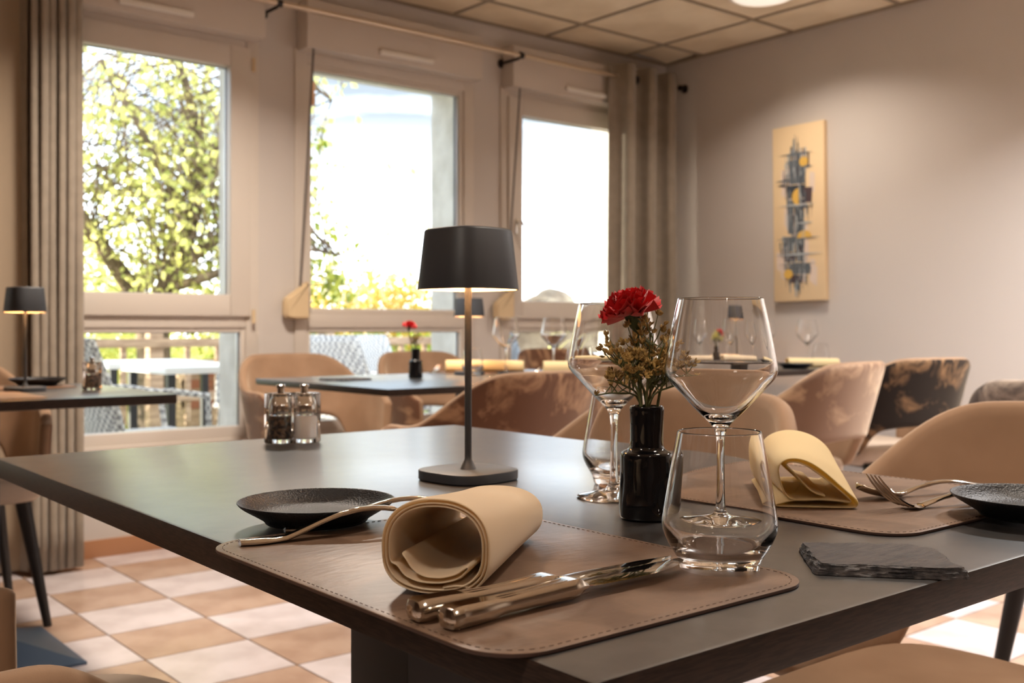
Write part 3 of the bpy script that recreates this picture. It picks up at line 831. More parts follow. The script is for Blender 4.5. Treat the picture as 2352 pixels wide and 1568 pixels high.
def carnation(base, head, label, tilt=(0, 0), s=1.0, n=46, seed=1):
    """base: stem foot inside the vase; head: centre of the bloom, tilt: direction of its axis"""
    rnd = random.Random(seed)
    t_ = thing('carnation', label, 'flower', base)
    h = Vector(head) - Vector(base)
    ax = Vector((tilt[0], tilt[1], 1)).normalized(); q = Vector((0, 0, 1)).rotation_difference(ax)
    neck = h - ax * .030 * s
    bm = B(); tube(bm, catmull([(0, 0, 0), neck * .5 + Vector((.002, .003, 0)), neck], 5), .0021 * s, 8); obj('stem', bm, 'calyx', t_)
    bm = B(); lathe(bm, [(0, -.002), (.0035, 0), (.0062, .006), (.0066, .014), (.0078, .020), (.0055, .021), (0, .018)], 14)
    for k in range(5):
        a = 2 * PI * k / 5; tube(bm, [(.006 * math.cos(a), .006 * math.sin(a), .012), (.0095 * math.cos(a), .0095 * math.sin(a), .024)], [.002, .0004], 5)
    c = obj('calyx', bm, 'calyx', t_); c.location = neck; c.rotation_euler = q.to_euler(); c.scale = (s,) * 3
    for k in range(n):
        f = k / (n - 1)
        lift = R(12 + 52 * f ** 1.1 + rnd.uniform(-8, 10)) if k > 11 else R(rnd.uniform(-4, 10))
        az = k * 2.39996 + rnd.uniform(-.2, .2)
        o = bpy.data.objects.new('petal', PET[k % 5]); C.objects.link(o); o.parent = t_
        m4 = q.to_matrix().to_4x4() @ Matrix.Rotation(az, 4, 'Z') @ Matrix.Rotation(lift, 4, 'X')
        sc_ = s * (1.04 - .34 * f)
        o.matrix_local = Matrix.Translation(neck + ax * (.017 + .004 * f) * s) @ m4 @ Matrix.Scale(sc_, 4)
    return t_
carnation((.737, .693, TZ + .03), (.726, .706, .957), 'large red carnation standing in the near black vase', (-.20, .20), .94)
carnation((2.165, 3.189, TZ + .03), (2.148, 3.20, .948), 'small red carnation in the vase on the middle table', (.1, -.3), .85, n=24, seed=5)
carnation((4.10, 3.39, TZ + .03), (4.118, 3.37, .915), 'red carnation leaning right on the corner table', (.6, -.5), .8, n=20, seed=7)

def sprigs(base, spread, label, zmax, seed, lime=False, n=15, name='dried_statice', right=(.7724, -.6352), wide=1.0):
    rnd = random.Random(seed)
    t_ = thing(name, label, 'dried flowers', base)
    sb = B(); fb = B(); lb = []
    rgt = Vector((right[0], right[1], 0)); fw = Vector((-right[1], right[0], 0))
    def floret(p, d):
        for q in range(4):
            e = (d + Vector((rnd.uniform(-1, 1), rnd.uniform(-1, 1), rnd.uniform(-.4, 1))) * .9).normalized()
            a = p + e * .0012; tube(fb, [a, a + e * .0024, a + e * .0050], [.0005, .0012, .0003], 5)
    for k in range(n):
        a = -1 + 2 * (k + .5) / n; a += rnd.uniform(-.08, .08)
        top = rgt * (spread * a * wide) + fw * rnd.uniform(-.6, .6) * spread * .7 + Vector((0, 0, zmax * (1 - .38 * abs(a) ** 1.6) * rnd.uniform(.80, 1)))
        root = Vector((rnd.uniform(-.007, .007), rnd.uniform(-.007, .007), 0))
        ex_ = root + Vector((top.x * .12, top.y * .12, .075))
        mid = ex_.lerp(top, .5) + Vector((0, 0, .006))
        path = catmull([root, ex_, mid, top], 4)
        tube(sb, path, [.0011] * (len(path) - 4) + [.0009, .0008, .0007, .0006], 6)
        for w_ in range(8):
            t0 = rnd.uniform(.50, .95); i0 = int(t0 * (len(path) - 1)); p0 = path[i0]
            d = (Vector((rnd.uniform(-1, 1), rnd.uniform(-1, 1), rnd.uniform(.3, 1.3)))).normalized()
            ln = rnd.uniform(.010, .026)
            p1 = p0 + d * ln * .6; p2 = p1 + (d + Vector((0, 0, .5))).normalized() * ln * .5
            tube(sb, [p0, p1, p2], [.0007, .0006, .0004], 5)
            for e in range(3):
                floret(p2 + Vector((rnd.uniform(-1, 1), rnd.uniform(-1, 1), rnd.uniform(-1, .6))) * .0036, d)
        floret(top, Vector((0, 0, 1)))
    tag(obj('stems', sb, 'stem', t_), kind='stuff')
    tag(obj('florets', fb, 'floret_lime' if lime else 'floret', t_), kind='stuff')
sprigs((.737, .693, TZ + .035), .050, 'bunch of dried yellow-brown statice around the red carnation', .150, 3, n=17)
sprigs((4.10, 3.39, TZ + .03), .036, 'lime yellow filler flowers in the corner table vase', .14, 8, lime=True, n=9, name='filler_flowers')
sprigs((2.165, 3.189, TZ + .035), .018, 'wispy filler stems beneath the small carnation on the middle table', .13, 12, n=4, name='filler_flowers')

# ---- leather placemats
def placemat(x0, x1, y0, y1, label, r=.038):
    t_ = thing('placemat', label, 'placemat', ((x0 + x1) / 2, (y0 + y1) / 2, TZ))
    cx, cy = (x0 + x1) / 2, (y0 + y1) / 2
    bm = B(); prism(bm, rrect(x0 - cx, x1 - cx, y0 - cy, y1 - cy, r, 12), .0003, .0030, 0, 1, bev=.0005)
    for f in bm.faces:
        if f.calc_center_median().z > .0026: f.material_index = 0
    obj('leather_sheet', bm, ['leather', 'leather_edge'], t_)
    bm = B(); ol = [Vector((*p, 0)) for p in rrect(x0 - cx + .005, x1 - cx - .005, y0 - cy + .005, y1 - cy - .005, r - .004, 12)]; ol.append(ol[0])
    rs = resample(ol, 400)
    for a, b in zip(rs[::2], rs[1::2]):
        d = (b - a).normalized(); tube(bm, [a + Vector((0, 0, .0031)), b + Vector((0, 0, .0031))], .00028, 4)
    tag(obj('stitching', bm, 'stitch', t_), kind='stuff')
placemat(.352, .645, .437, .835, 'brown leather placemat nearest the camera under the napkin and knives')
placemat(.828, 1.160, .483, .875, 'brown leather placemat on the right side of the foreground table')
def small_mat(x0, x1, y0, y1, label):
    o = obj('placemat', prism(B(), rrect(x0, x1, y0, y1, .035, 8), TZ + .0003, TZ + .003), 'leather'); tag(o, label, 'placemat')
small_mat(2.48, 2.80, 3.26, 3.52, 'brown placemat under the rolled napkin on the middle table')
small_mat(.36, .80, 2.86, 3.20, 'brown placemat on the left table below the lamp')
small_mat(.66, 1.02, 3.34, 3.56, 'brown placemat on the left table under the black plate')

# ---- plates
def plate(x, y, label, s=1.0, z=MZ, base=[None]):
    if base[0] is None:
        pr = smooth_prof([(0, .0035), (.040, .0035), (.044, .0006), (.0475, .0006), (.049, .0040), (.058, .0095), (.070, .0165), (.0738, .0205), (.0735, .0215), (.0718, .0208), (.064, .0135), (.054, .0080), (.040, .0068), (0, .0066)], 2)
        bm = B(); lathe(bm, pr, 72); o = obj('bread_plate', bm, 'plate', angle=70); base[0] = o.data
    else:
        o = bpy.data.objects.new('bread_plate', base[0]); C.objects.link(o)
    o.location = (x, y, z); o.scale = (s,) * 3
    tag(o, label, 'plate')
plate(.475, .862, 'matt black plate on the left of the foreground table', .975, z=TZ + .0032)
plate(1.012, .452, 'matt black plate cut off by the right edge of the photo', z=TZ + .0032)
plate(.93, 3.46, 'black plate on the left table behind the lamp', 1.15)
plate(2.47, 2.98, 'black plate on the middle table behind the marbled chair', 1.0, z=TZ)
plate(4.02, 2.86, 'black plate on the corner table left of the napkin', 1.1, z=TZ)

# ---- napkins
def loft_napkin(label, A_, B_, front, back, m, roll=0.0, inner_m=None, wr=.0012, z0=MZ, th=.0019, seed=0, kn=14):
    """A_, B_: cross sections (sideways, height) at the front and back end"""
    front = Vector((front[0], front[1], 0)); back = Vector((back[0], back[1], 0))
    ax = (back - front).normalized(); rt = Vector((ax.y, -ax.x, 0))
    n = 150; a = resample([Vector((p[0], p[1], 0)) for p in A_], n); b = resample([Vector((p[0], p[1], 0)) for p in B_], n)
    vs = []; fs = []; ln = (back - front).length
    for j in range(kn + 1):
        v = j / kn
        for i in range(n):
            p = a[i].lerp(b[i], v)
            q = front + ax * (ln * v) + rt * p.x + Vector((0, 0, p.y))
            w_ = noise.noise(Vector((i * .06 + seed, v * 2.2, seed))) * wr * (1 if p.y > .004 else 0)
            if j == 0: w_ *= .5
            q += rt * w_ * (1 if p.x > 0 else -1) + Vector((0, 0, w_ * .8))
            vs.append((q.x - front.x, q.y - front.y, max(q.z, .0012)))
    for j in range(kn):
        for i in range(n - 1):
            k = j * n + i; fs.append((k, k + 1, k + n + 1, k + n))
    o = obj('rolled_napkin', (vs, [], fs), m, angle=80); o.location = (front.x, front.y, z0)
    s = o.modifiers.new('thick', 'SOLIDIFY'); s.thickness = th; s.offset = 0
    b2 = o.modifiers.new('soft', 'SUBSURF'); b2.levels = 1; b2.render_levels = 1
    return tag(o, label, 'napkin')
def spiral(W, H, turns, gap, a0, flat=.35, p=2.3, extra=()):
    pts = []; n = int(60 * turns)
    for k in range(n + 1):
        t = k / n; th = a0 + 2 * PI * turns * t
        w_, h = W / 2 - gap * turns * t, H / 2 - gap * turns * t
        c, s = math.cos(th), math.sin(th)
        x = w_ * math.copysign(abs(c) ** (2 / p), c); y = h * math.copysign(abs(s) ** (2 / (p if s > 0 else 3.2)), s)
        pts.append((x, y + H / 2))
    return pts + list(extra)
A1 = spiral(.076, .066, 2.74, .0023, R(-70), extra=[(-.0270, .022), (-.0215, .0135), (-.010, .0092), (.006, .0092), (.018, .0130), (.0245, .021), (.0235, .0225), (.016, .0155), (.004, .0125), (-.008, .0130), (-.0165, .0185), (-.0205, .0265), (-.0235, .0285)])
# the outer tail folds back under the roll
A1 = [(.004, .0056), (.014, .0078), (.024, .0078), (.0265, .0050), (.0225, .0022)] + A1
B1 = [(.004, .0036), (.014, .0050), (.024, .0050), (.0265, .0035), (.0225, .0020)] + spiral(.078, .045, 2.74, .0022, R(-70), extra=[(-.0270, .016), (-.0215, .0105), (-.010, .0082), (.006, .0082), (.018, .0100), (.0245, .014), (.0235, .0155), (.016, .0115), (.004, .0105), (-.008, .0110), (-.0165, .0145), (-.0205, .0185), (-.0235, .0195)])
loft_napkin('rolled cream napkin in the foreground with its open end facing us', A1, B1, (.402, .571), (.560, .700), 'napkin', seed=2)
A2 = [(.034, .006), (.010, .0085), (-.020, .0075), (-.034, .0045), (-.0385, .0015), (-.002, .0012), (.036, .0013), (.0405, .004), (.040, .008), (.028, .019), (.010, .035), (-.006, .0455), (-.020, .049), (-.031, .0465), (-.036, .039), (-.034, .026), (-.028, .012), (-.018, .0075), (.005, .0085), (.030, .0075), (.035, .0075), (.022, .019), (.004, .033), (-.010, .0425), (-.0215, .0455), (-.029, .043), (-.020, .034), (-.004, .017), (.010, .012)]
A2 = [tuple(v)[:2] for v in catmull([(x, y, 0) for x, y in A2], 5)]
B2 = [(.034, .006), (.010, .0085), (-.020, .0075), (-.034, .0045), (-.036, .0025), (-.002, .0012), (.032, .0022), (.041, .010), (.043, .022), (.040, .038), (.028, .052), (.010, .0605), (-.010, .062), (-.028, .055), (-.037, .042), (-.038, .026), (-.034, .012), (-.022, .0060), (.005, .0055), (.030, .0075), (.037, .018), (.036, .034), (.024, .048), (.006, .056), (-.010, .0575), (-.024, .051), (-.026, .038), (-.010, .02), (.010, .014)]
B2 = [tuple(v)[:2] for v in catmull([(x, y, 0) for x, y in B2], 5)]
loft_napkin('rolled pale yellow napkin on the right placemat behind the front tumbler', A2, B2, (.893, .611), (1.012, .722), 'napkin_yellow', seed=6, wr=.0008)
def simple_roll(label, p0, p1, W=.07, H=.055, m='napkin', z0=MZ):
    s_ = spiral(W, H, 1.9, .003, R(-70)); loft_napkin(label, s_, spiral(W, H * .95, 1.9, .003, R(-70)), p0, p1, m, seed=hash(label) % 7, kn=6, z0=z0)
simple_roll('golden yellow rolled napkin on the left table at the photo edge', (.73, 3.30), (.53, 3.26), H=.055, m='napkin_gold')
simple_roll('cream rolled napkin lying across the middle table behind its lamp', (2.52, 3.50), (2.78, 3.30), H=.05, m='napkin_yellow')
simple_roll('cream rolled napkin on the middle table behind the marbled chair', (2.60, 2.98), (2.80, 2.82), H=.06, m='napkin_yellow', z0=TZ)
simple_roll('cream rolled napkin on the corner table below the painting', (4.12, 2.98), (4.30, 2.82), H=.045, m='napkin_yellow', z0=TZ)
simple_roll('cream rolled napkin on the corner table in front of the flowers', (3.92, 3.20), (4.10, 3.06), H=.045, z0=TZ)
simple_roll('cream rolled napkin on the corner table left of the black vase', (3.72, 3.34), (3.86, 3.22), H=.045, z0=TZ)
simple_roll('cream rolled napkin on the corner table behind the far glasses', (4.20, 3.52), (4.34, 3.40), H=.04, z0=TZ)

# ---- cutlery (local +X runs from the handle end to the tip)
def strip(bm, sec, mi=0):
    """sec = [(x, half width, z centre, half thickness, crown)] -> rounded bar with eight-sided section"""
    rings = []
    for x, w_, z, h, *r in sec:
        c = .62
        rings.append([bm.verts.new((x, y, z + q)) for y, q in ((-w_, -h * .25), (-w_ * c, -h), (w_ * c, -h), (w_, -h * .25), (w_, h * .25), (w_ * c, h), (-w_ * c, h), (-w_, h * .25))])
    for a, b in zip(rings, rings[1:]):
        for k in range(8): bm.faces.new((a[k], a[(k + 1) % 8], b[(k + 1) % 8], b[k])).material_index = mi
    bm.faces.new(rings[0][::-1]); bm.faces.new(rings[-1]); return bm
def knife(x, y, ang, label, z=MZ):
    t_ = thing('table_knife', label, 'knife', (x, y, z), ang)
    bm = B()
    strip(bm, [(0, .0058, .0072, .0040), (.0015, .0086, .0074, .0060), (.006, .0097, .0076, .0069), (.010, .0088, .0076, .0067), (.018, .0088, .0076, .0066), (.034, .0083, .0076, .0062), (.044, .0064, .0076, .0050), (.052, .0063, .0076, .0049), (.070, .0067, .0078, .0052), (.092, .0075, .0080, .0058), (.104, .0083, .0082, .0064), (.110, .0079, .0082, .0058), (.115, .0064, .0080, .0036), (.119, .0054, .0078, .0016)])
    obj('handle', bm, 'steel', t_, angle=35)
    for s_ in (-1, 1):
        bm = B(); tube(bm, [(.036, s_ * .0022, .0132), (.060, s_ * .0019, .0128), (.100, s_ * .0030, .0142)], .0005, 5); obj('relief_line', bm, 'steel', t_)
    # blade stands nearly on its edge, leaning, tapered to a point
    bm = B(); pr = []
    for x, w_ in ((.117, .0052), (.124, .0066), (.150, .0078), (.180, .0080), (.200, .0072), (.215, .0052), (.226, .0024), (.231, .0006)): pr.append((x, w_))
    up, lo = [], []
    for x, w_ in pr:
        tl = .55
        up.append((x, .0075 - max(0, x - .205) * .12, .0092)); lo.append((x, .0075 - w_ * 2.15 - max(0, x - .205) * .12, .0092 - w_ * .22))
    V = []
    for (a, b) in zip(up, lo):
        mid = ((a[0] + b[0]) / 2, (a[1] + b[1]) / 2, (a[2] + b[2]) / 2)
        V.append([bm.verts.new(a), bm.verts.new((mid[0], mid[1] - .0009, mid[2] + .0004)), bm.verts.new(b), bm.verts.new((mid[0], mid[1] + .0009, mid[2] - .0004))])
    for a, b in zip(V, V[1:]):
        for k in range(4): bm.faces.new((a[k], a[(k + 1) % 4], b[(k + 1) % 4], b[k]))
    bm.faces.new(V[0][::-1]); bm.faces.new(V[-1])
    obj('blade', bm, 'blade', t_, angle=60)
knife(.3565, .5300, R(-1.5), 'polished steel knife on the near mat, the one farther from the table edge')
knife(.3620, .5030, R(3.0), 'polished steel knife on the near mat, the one closer to the table edge')
def fork(x, y, ang, label, z=MZ, face_up=True, kind='fork', s=1.0):
    t_ = thing('fork' if kind == 'fork' else 'spoon', label, 'cutlery', (x, y, z), ang)
    t_.scale = (s,) * 3
    if face_up:     # handle end on the mat, arching, belly of the head on the mat, tips raised
        zs = lambda v: .002 + .011 * math.sin(PI * min(1, v / .72)) ** 1.3 if v < .72 else .002 + .034 * ((v - .72) / .28) ** 2
    else:
        zs = lambda v: .0022 + .020 * max(0, math.sin(PI * min(1, max(0, (v - .18) / .80)))) ** 1.2
    Lh = .135
    sec = []
    for k in range(15):
        x_ = Lh * k / 14; v = x_ / .195
        w_ = .0085 if k < 3 else .0082 - .0054 * min(1, (k - 2) / 8)
        if k == 0: w_ = .0055
        if k > 11: w_ += .0012 * (k - 11)
        sec.append((x_, w_, zs(v), .0020 + (.0008 if k < 3 else 0)))
    bm = B(); strip(bm, sec); obj('handle', bm, 'steel', t_, angle=50)
    bm = B()
    if kind == 'fork':
        sec = []
        for x_, w_ in ((.134, .0052), (.140, .0085), (.147, .0115), (.154, .0122)): sec.append((x_, w_, zs(x_ / .195), .0011))
        strip(bm, sec)
        for k in range(4):
            y0 = (-1.5 + k) * .0066
            pts = [(.153 + .042 * j / 6, y0 * (1 - .12 * j / 6), zs((.153 + .042 * j / 6) / .195)) for j in range(7)]
            tube(bm, pts, [.0017, .0017, .0016, .0015, .0014, .0012, .0006], 6)
        obj('tines', bm, 'steel', t_)
    else:
        nu, nv = 12, 10; g = []
        for j in range(nv + 1):
            v = j / nv; x_ = .133 + .058 * v; w_ = .0175 * math.sin(PI * min(1, .12 + .88 * v) ** .8) ** .6 if v < 1 else .001
            zc = zs(x_ / .195) * (.4 if face_up else 1)
            g.append([bm.verts.new((x_, w_ * u, zc + .006 * (u * u) * (1 if face_up else -1))) for u in [-1 + 2 * i / nu for i in range(nu + 1)]])
        for a, b in zip(g, g[1:]):
            for i in range(nu): bm.faces.new((a[i], a[i + 1], b[i + 1], b[i]))
        o = obj('bowl', bm, 'steel', t_); s_ = o.modifiers.new('t', 'SOLIDIFY'); s_.thickness = .0012
    return t_
fork(.374, .808, R(-12), 'steel fork left of the rolled napkin, nearer piece of the pair', face_up=False)
fork(.430, .838, R(-16), 'steel fork behind the nearer one, mostly hidden under the black plate rim', face_up=False)
fork(1.105, .505, R(162), 'steel fork with raised tines on the right mat, in front', face_up=True)
fork(1.150, .560, R(164), 'steel spoon behind the fork on the right mat', face_up=True, kind='spoon')
fork(2.30, 3.42, R(20), 'steel fork on the middle table left of the rolled napkin', z=TZ)
fork(2.44, 3.10, R(-30), 'steel fork on the middle table above the marbled chair', z=TZ)
fork(.60, 3.40, R(-20), 'steel fork on the left table behind the lamp base', z=TZ)

# ---- slate
def slate(poly, z0, z1, label, seed=1):
    rnd = random.Random(seed)
    ol = resample([Vector((*p, 0)) for p in poly + [poly[0]]], 90)[:-1]
    n = len(ol); cx = sum(p.x for p in ol) / n; cy = sum(p.y for p in ol) / n
    bm = B(); lv = 6; rings = []
    for j in range(lv + 1):
        t = j / lv; rg = []
        for i, p in enumerate(ol):
            d = Vector((p.x - cx, p.y - cy, 0)); 
            o_ = .0026 * noise.noise(Vector((i * .31, j * 3.1, seed))) + .0012 * noise.noise(Vector((i * 1.7, j * 2.0, seed))) + (.004 * (1 - t))
            dn = d.normalized(); zz = z0 + (z1 - z0) * t + (.0006 * noise.noise(Vector((p.x * 60, p.y * 60, 1))) if j == lv else 0)
            rg.append(bm.verts.new((p.x + dn.x * (o_ - .003), p.y + dn.y * (o_ - .003), zz)))
        rings.append(rg)
    for a, b in zip(rings, rings[1:]):
        for k in range(n): bm.faces.new((a[k], a[(k + 1) % n], b[(k + 1) % n], b[k])).material_index = 1
    prev = rings[-1]
    for q in (.8, .55, .3, .1):
        cur = [bm.verts.new((cx + (v.co.x - cx) * q / 1.0, cy + (v.co.y - cy) * q, z1 + .0008 * noise.noise(Vector((v.co.x * q * 90, v.co.y * 20, q * 5))))) for v in rings[-1]]
        for k in range(n): bm.faces.new((prev[k], prev[(k + 1) % n], cur[(k + 1) % n], cur[k]))
        prev = cur
    bm.faces.new(prev); bm.faces.new(rings[0][::-1])
    return tag(obj('slate_slab', bm, ['slate', 'slate_edge'], angle=28), label, 'slate')
def P(u, v, z):
    d = (z - CAMZ) * 2404 / (754 - v); r = (u - 1176) / 2404 * d
    return (r * .7724 + d * .6352, -r * .6352 + d * .7724)
slate([(.7236, .5105), (.6640, .4540), (.7205, .3890), (.7370, .3750), (.7560, .3995), (.7640, .4030), (.7700, .4090), (.7830, .4230), (.7850, .4500)], TZ + .0004, TZ + .0085, 'broken rectangular slate slab on the right of the foreground table')
slate([(1.80, 3.25), (1.84, 3.14), (1.96, 3.16), (1.94, 3.27)], TZ + .0004, TZ + .008, 'small slate slab on the middle table left of its vase', 5)

# ---- salt and pepper mills
def mill(x, y, label, fill, rz=0, s=1.0):
    t_ = thing('pepper_mill' if fill == 'pepper' else 'salt_mill', label, 'mill', (x, y, TZ), rz); t_.scale = (s,) * 3
    bm = B(); prism(bm, squircle(.0205, 5.5, 48), .0006, .080, bev=.0022); obj('body', bm, 'acrylic', t_, angle=60)
    bm = B(); lathe(bm, [(0, .010), (.0145, .010), (.0148, .012), (.0148, .042), (.0135, .0440), (0, .0445)], 24); obj('fill', bm, fill, t_)
    bm = B(); lathe(bm, smooth_prof([(0, .0470), (.0150, .0470), (.0152, .0500), (.0150, .0600), (.012, .0700), (.005, .0762), (0, .0765)], 1), 24); obj('inner_dome', bm, 'chrome', t_)
    bm = B(); lathe(bm, [(.0, .079), (.0058, .080), (.0058, .088), (.0075, .0895), (.0075, .0925), (.005, .0935), (0, .0935)], 20); obj('knob', bm, 'chrome', t_)
mill(.770, 1.513, 'clear acrylic mill full of peppercorns, left of the pair on the foreground table', 'pepper', R(20))
mill(.803, 1.497, 'clear acrylic salt mill, right of the pair on the foreground table', 'salt', R(20))
mill(1.002, 3.165, 'clear pepper mill on the left table near its corner', 'pepper', R(30), 1.05)

# ================================================================== OUTSIDE
struct('ground', mkbox(-40, 60, 4.66, 90, -.5, -.10), 'lawn', smooth=False)
terr = struct('terrace', mkbox(-4, 7, 4.66, 7.4, -.10, -.04), 'paving', smooth=False)

def leaf_cloud(centres, n, size, seed, m, flat=.6):
    """n leaf diamonds scattered round centres [(x, y, z, rx, ry, rz, weight)]"""
    rs = np.random.RandomState(seed)
    w_ = np.array([c[6] for c in centres], float); w_ /= w_.sum()
    idx = rs.choice(len(centres), n, p=w_); c = np.array([x[:6] for x in centres])[idx]
    d = rs.normal(size=(n, 3)); d /= np.linalg.norm(d, axis=1)[:, None]; d *= rs.uniform(.1, 1, (n, 1)) ** .45
    return c[:, :3] + d * c[:, 3:6]
def leaves_mesh(p, size, seed, droop=.5):
    rs = np.random.RandomState(seed); n = len(p)
    a = rs.normal(size=(n, 3)); a[:, 2] -= droop * 2; a /= np.linalg.norm(a, axis=1)[:, None]
    b = rs.normal(size=(n, 3)); b -= a * (a * b).sum(1)[:, None]; b /= np.linalg.norm(b, axis=1)[:, None]
    s = size * rs.uniform(.6, 1.25, (n, 1))
    v = np.empty((n, 4, 3)); v[:, 0] = p; v[:, 1] = p + a * s * .5 + b * s * .34; v[:, 2] = p + a * s; v[:, 3] = p + a * s * .5 - b * s * .34
    me = bpy.data.meshes.new('leaves'); me.vertices.add(n * 4); me.vertices.foreach_set('co', v.reshape(-1).astype('f'))
    me.loops.add(n * 4); me.loops.foreach_set('vertex_index', np.arange(n * 4, dtype='i'))
    me.polygons.add(n); me.polygons.foreach_set('loop_start', np.arange(0, n * 4, 4, dtype='i')); me.polygons.foreach_set('loop_total', np.full(n, 4, dtype='i'))
    me.update(); me.validate(); return me
def leaf_obj(name, p, size, seed, m, parent, droop=.5):
    me = leaves_mesh(p, size, seed, droop); me.materials.append(M[m])
    o = bpy.data.objects.new(name, me); C.objects.link(o); o.parent = parent
    return tag(o, kind='stuff')

# ---- the big garden tree beyond the left window
TX, TY = 3.14, 8.5
tree = thing('tree', 'large yellow-green leafy tree outside the left window', 'tree', (TX, TY, -.1))
rv = Vector((.7724, -.6352, 0)); fv = Vector((.6352, .7724, 0))      # sideways / away directions used to lay out the limbs
def tp(s_, z, f=0): return rv * s_ + fv * f + Vector((0, 0, z))
limbs = [
    ([tp(.05, 0), tp(.05, .5, .02), tp(.03, 1.05)], [.17, .14, .13]),
    ([tp(.03, 1.0), tp(-.10, 1.30), tp(-.38, 1.75, -.1), tp(-.62, 2.2, -.2), tp(-.9, 2.9, -.3)], [.10, .08, .055, .04, .02]),
    ([tp(.03, 1.0), tp(.14, 1.35), tp(.30, 1.85, .1), tp(.36, 2.5, .2), tp(.15, 3.3, .3), tp(-.1, 4.0, .3)], [.11, .085, .07, .05, .035, .02]),
    ([tp(.20, 1.5), tp(.50, 1.75, .1), tp(.85, 2.0, .1), tp(1.25, 2.4, .2)], [.06, .045, .03, .015]),
    ([tp(.36, 2.3, .2), tp(.75, 2.9, .1), tp(1.15, 3.1, 0), tp(1.5, 2.9, 0)], [.035, .028, .02, .01]),
    ([tp(-.38, 1.75, -.1), tp(-.9, 2.0, -.3), tp(-1.4, 2.5, -.4)], [.035, .03, .012]),
    ([tp(.30, 1.85, .1), tp(.1, 2.5, -.3), tp(-.2, 3.1, -.5)], [.035, .025, .012]),
    ([tp(.14, 1.35), tp(.6, 1.45, -.3), tp(1.2, 1.65, -.4), tp(1.65, 1.6, -.4)], [.045, .035, .02, .01]),
]
rnd = random.Random(11)
allp = []
for pts, rr in limbs:
    cp = catmull(pts, 6); rad = [rr[min(len(rr) - 1, int(i / 6))] + (rr[min(len(rr) - 1, int(i / 6) + 1)] - rr[min(len(rr) - 1, int(i / 6))]) * ((i % 6) / 6) for i in range(len(cp))]
    bm = B(); tube(bm, cp, rad, 10); obj('trunk' if pts is limbs[0][0] else 'branch', bm, 'bark', tree)
    allp += cp
    allp += cp[len(cp) // 2:]
tw = B(); lp = []
for k in range(370):
    p0 = rnd.choice(allp[20:])
    # twig ends fill an egg-shaped crown
    while True:
        e = Vector((rnd.uniform(-1, 1), rnd.uniform(-1, 1), rnd.uniform(-1, 1)))
        if e.length < 1: break
    cen = tp(-.1, 2.75); end = cen + rv * e.x * 1.95 + fv * e.y * 1.2 + Vector((0, 0, e.z * 1.75))
    if (end - p0).length > 1.5: end = p0 + (end - p0).normalized() * rnd.uniform(.7, 1.4)
    side = (end - cen).dot(rv)
    mid = p0.lerp(end, .5) + Vector((0, 0, .12)); tip = end + Vector((rnd.uniform(-.1, .1), rnd.uniform(-.1, .1), -rnd.uniform(.05, .25)))
    path = catmull([p0, mid, end, tip], 5)
    tube(tw, path, [.008] * 5 + [.006] * 5 + [.004] * (len(path) - 10), 4, caps=False)
    for q in range(9):
        t0 = rnd.uniform(.30, 1); p = path[min(len(path) - 1, int(t0 * len(path)))]
        lp.append(p + Vector((rnd.gauss(0, .06), rnd.gauss(0, .06), rnd.gauss(-.02, .07))))
for k in range(1500):    # inner and lower leafage is denser
    s_ = rnd.gauss(.05, .85); z = 1.25 + abs(rnd.gauss(0, .55)); lp.append(tp(s_, z, rnd.gauss(.2, .5)))
tag(obj('twigs', tw, 'bark', tree), kind='stuff')
leaf_obj('foliage', np.array([tuple(p) for p in lp]), .078, 3, 'leaf', tree)

# hanging branch of the same kind reaching across the middle window
t2 = thing('tree', 'slender yellow-leaved tree outside the middle window, beside the open sky', 'tree', (4.35, 8.2, -.1))
tw = B(); lp = []
bm = B(); tube(bm, catmull([(0, 0, 0), (-.05, 0, .6), (-.15, .1, 1.3), (-.22, .1, 2.2), (-.30, .1, 2.9)], 5), [.06] * 6 + [.045] * 5 + [.03] * 5 + [.012] * 5, 8); obj('trunk', bm, 'bark', t2)
for k in range(170):
    z0 = rnd.uniform(.9, 2.75); p0 = Vector((-.12 - .06 * z0, .1, z0))
    reach = (.20 + .62 * rnd.random()) * (1.15 - .30 * (z0 - .9))
    ang = rnd.uniform(0, 2 * PI); end = p0 + (rv * math.cos(ang) * reach * 1.0 + fv * math.sin(ang) * reach * .8) + Vector((0, 0, rnd.uniform(-.1, .2)))
    path = catmull([p0, p0.lerp(end, .5) + Vector((0, 0, .08)), end, end + Vector((0, 0, -.12))], 5)
    tube(tw, path, .004, 4, caps=False)
    for q in range(15):
        p = path[min(len(path) - 1, int(rnd.uniform(.25, 1) * len(path)))]; lp.append(p + Vector((rnd.gauss(0, .04), rnd.gauss(0, .04), rnd.gauss(-.02, .05))))
tag(obj('twigs', tw, 'bark', t2), kind='stuff')
leaf_obj('foliage', np.array([tuple(p) for p in lp]), .074, 5, 'leaf_dark', t2)

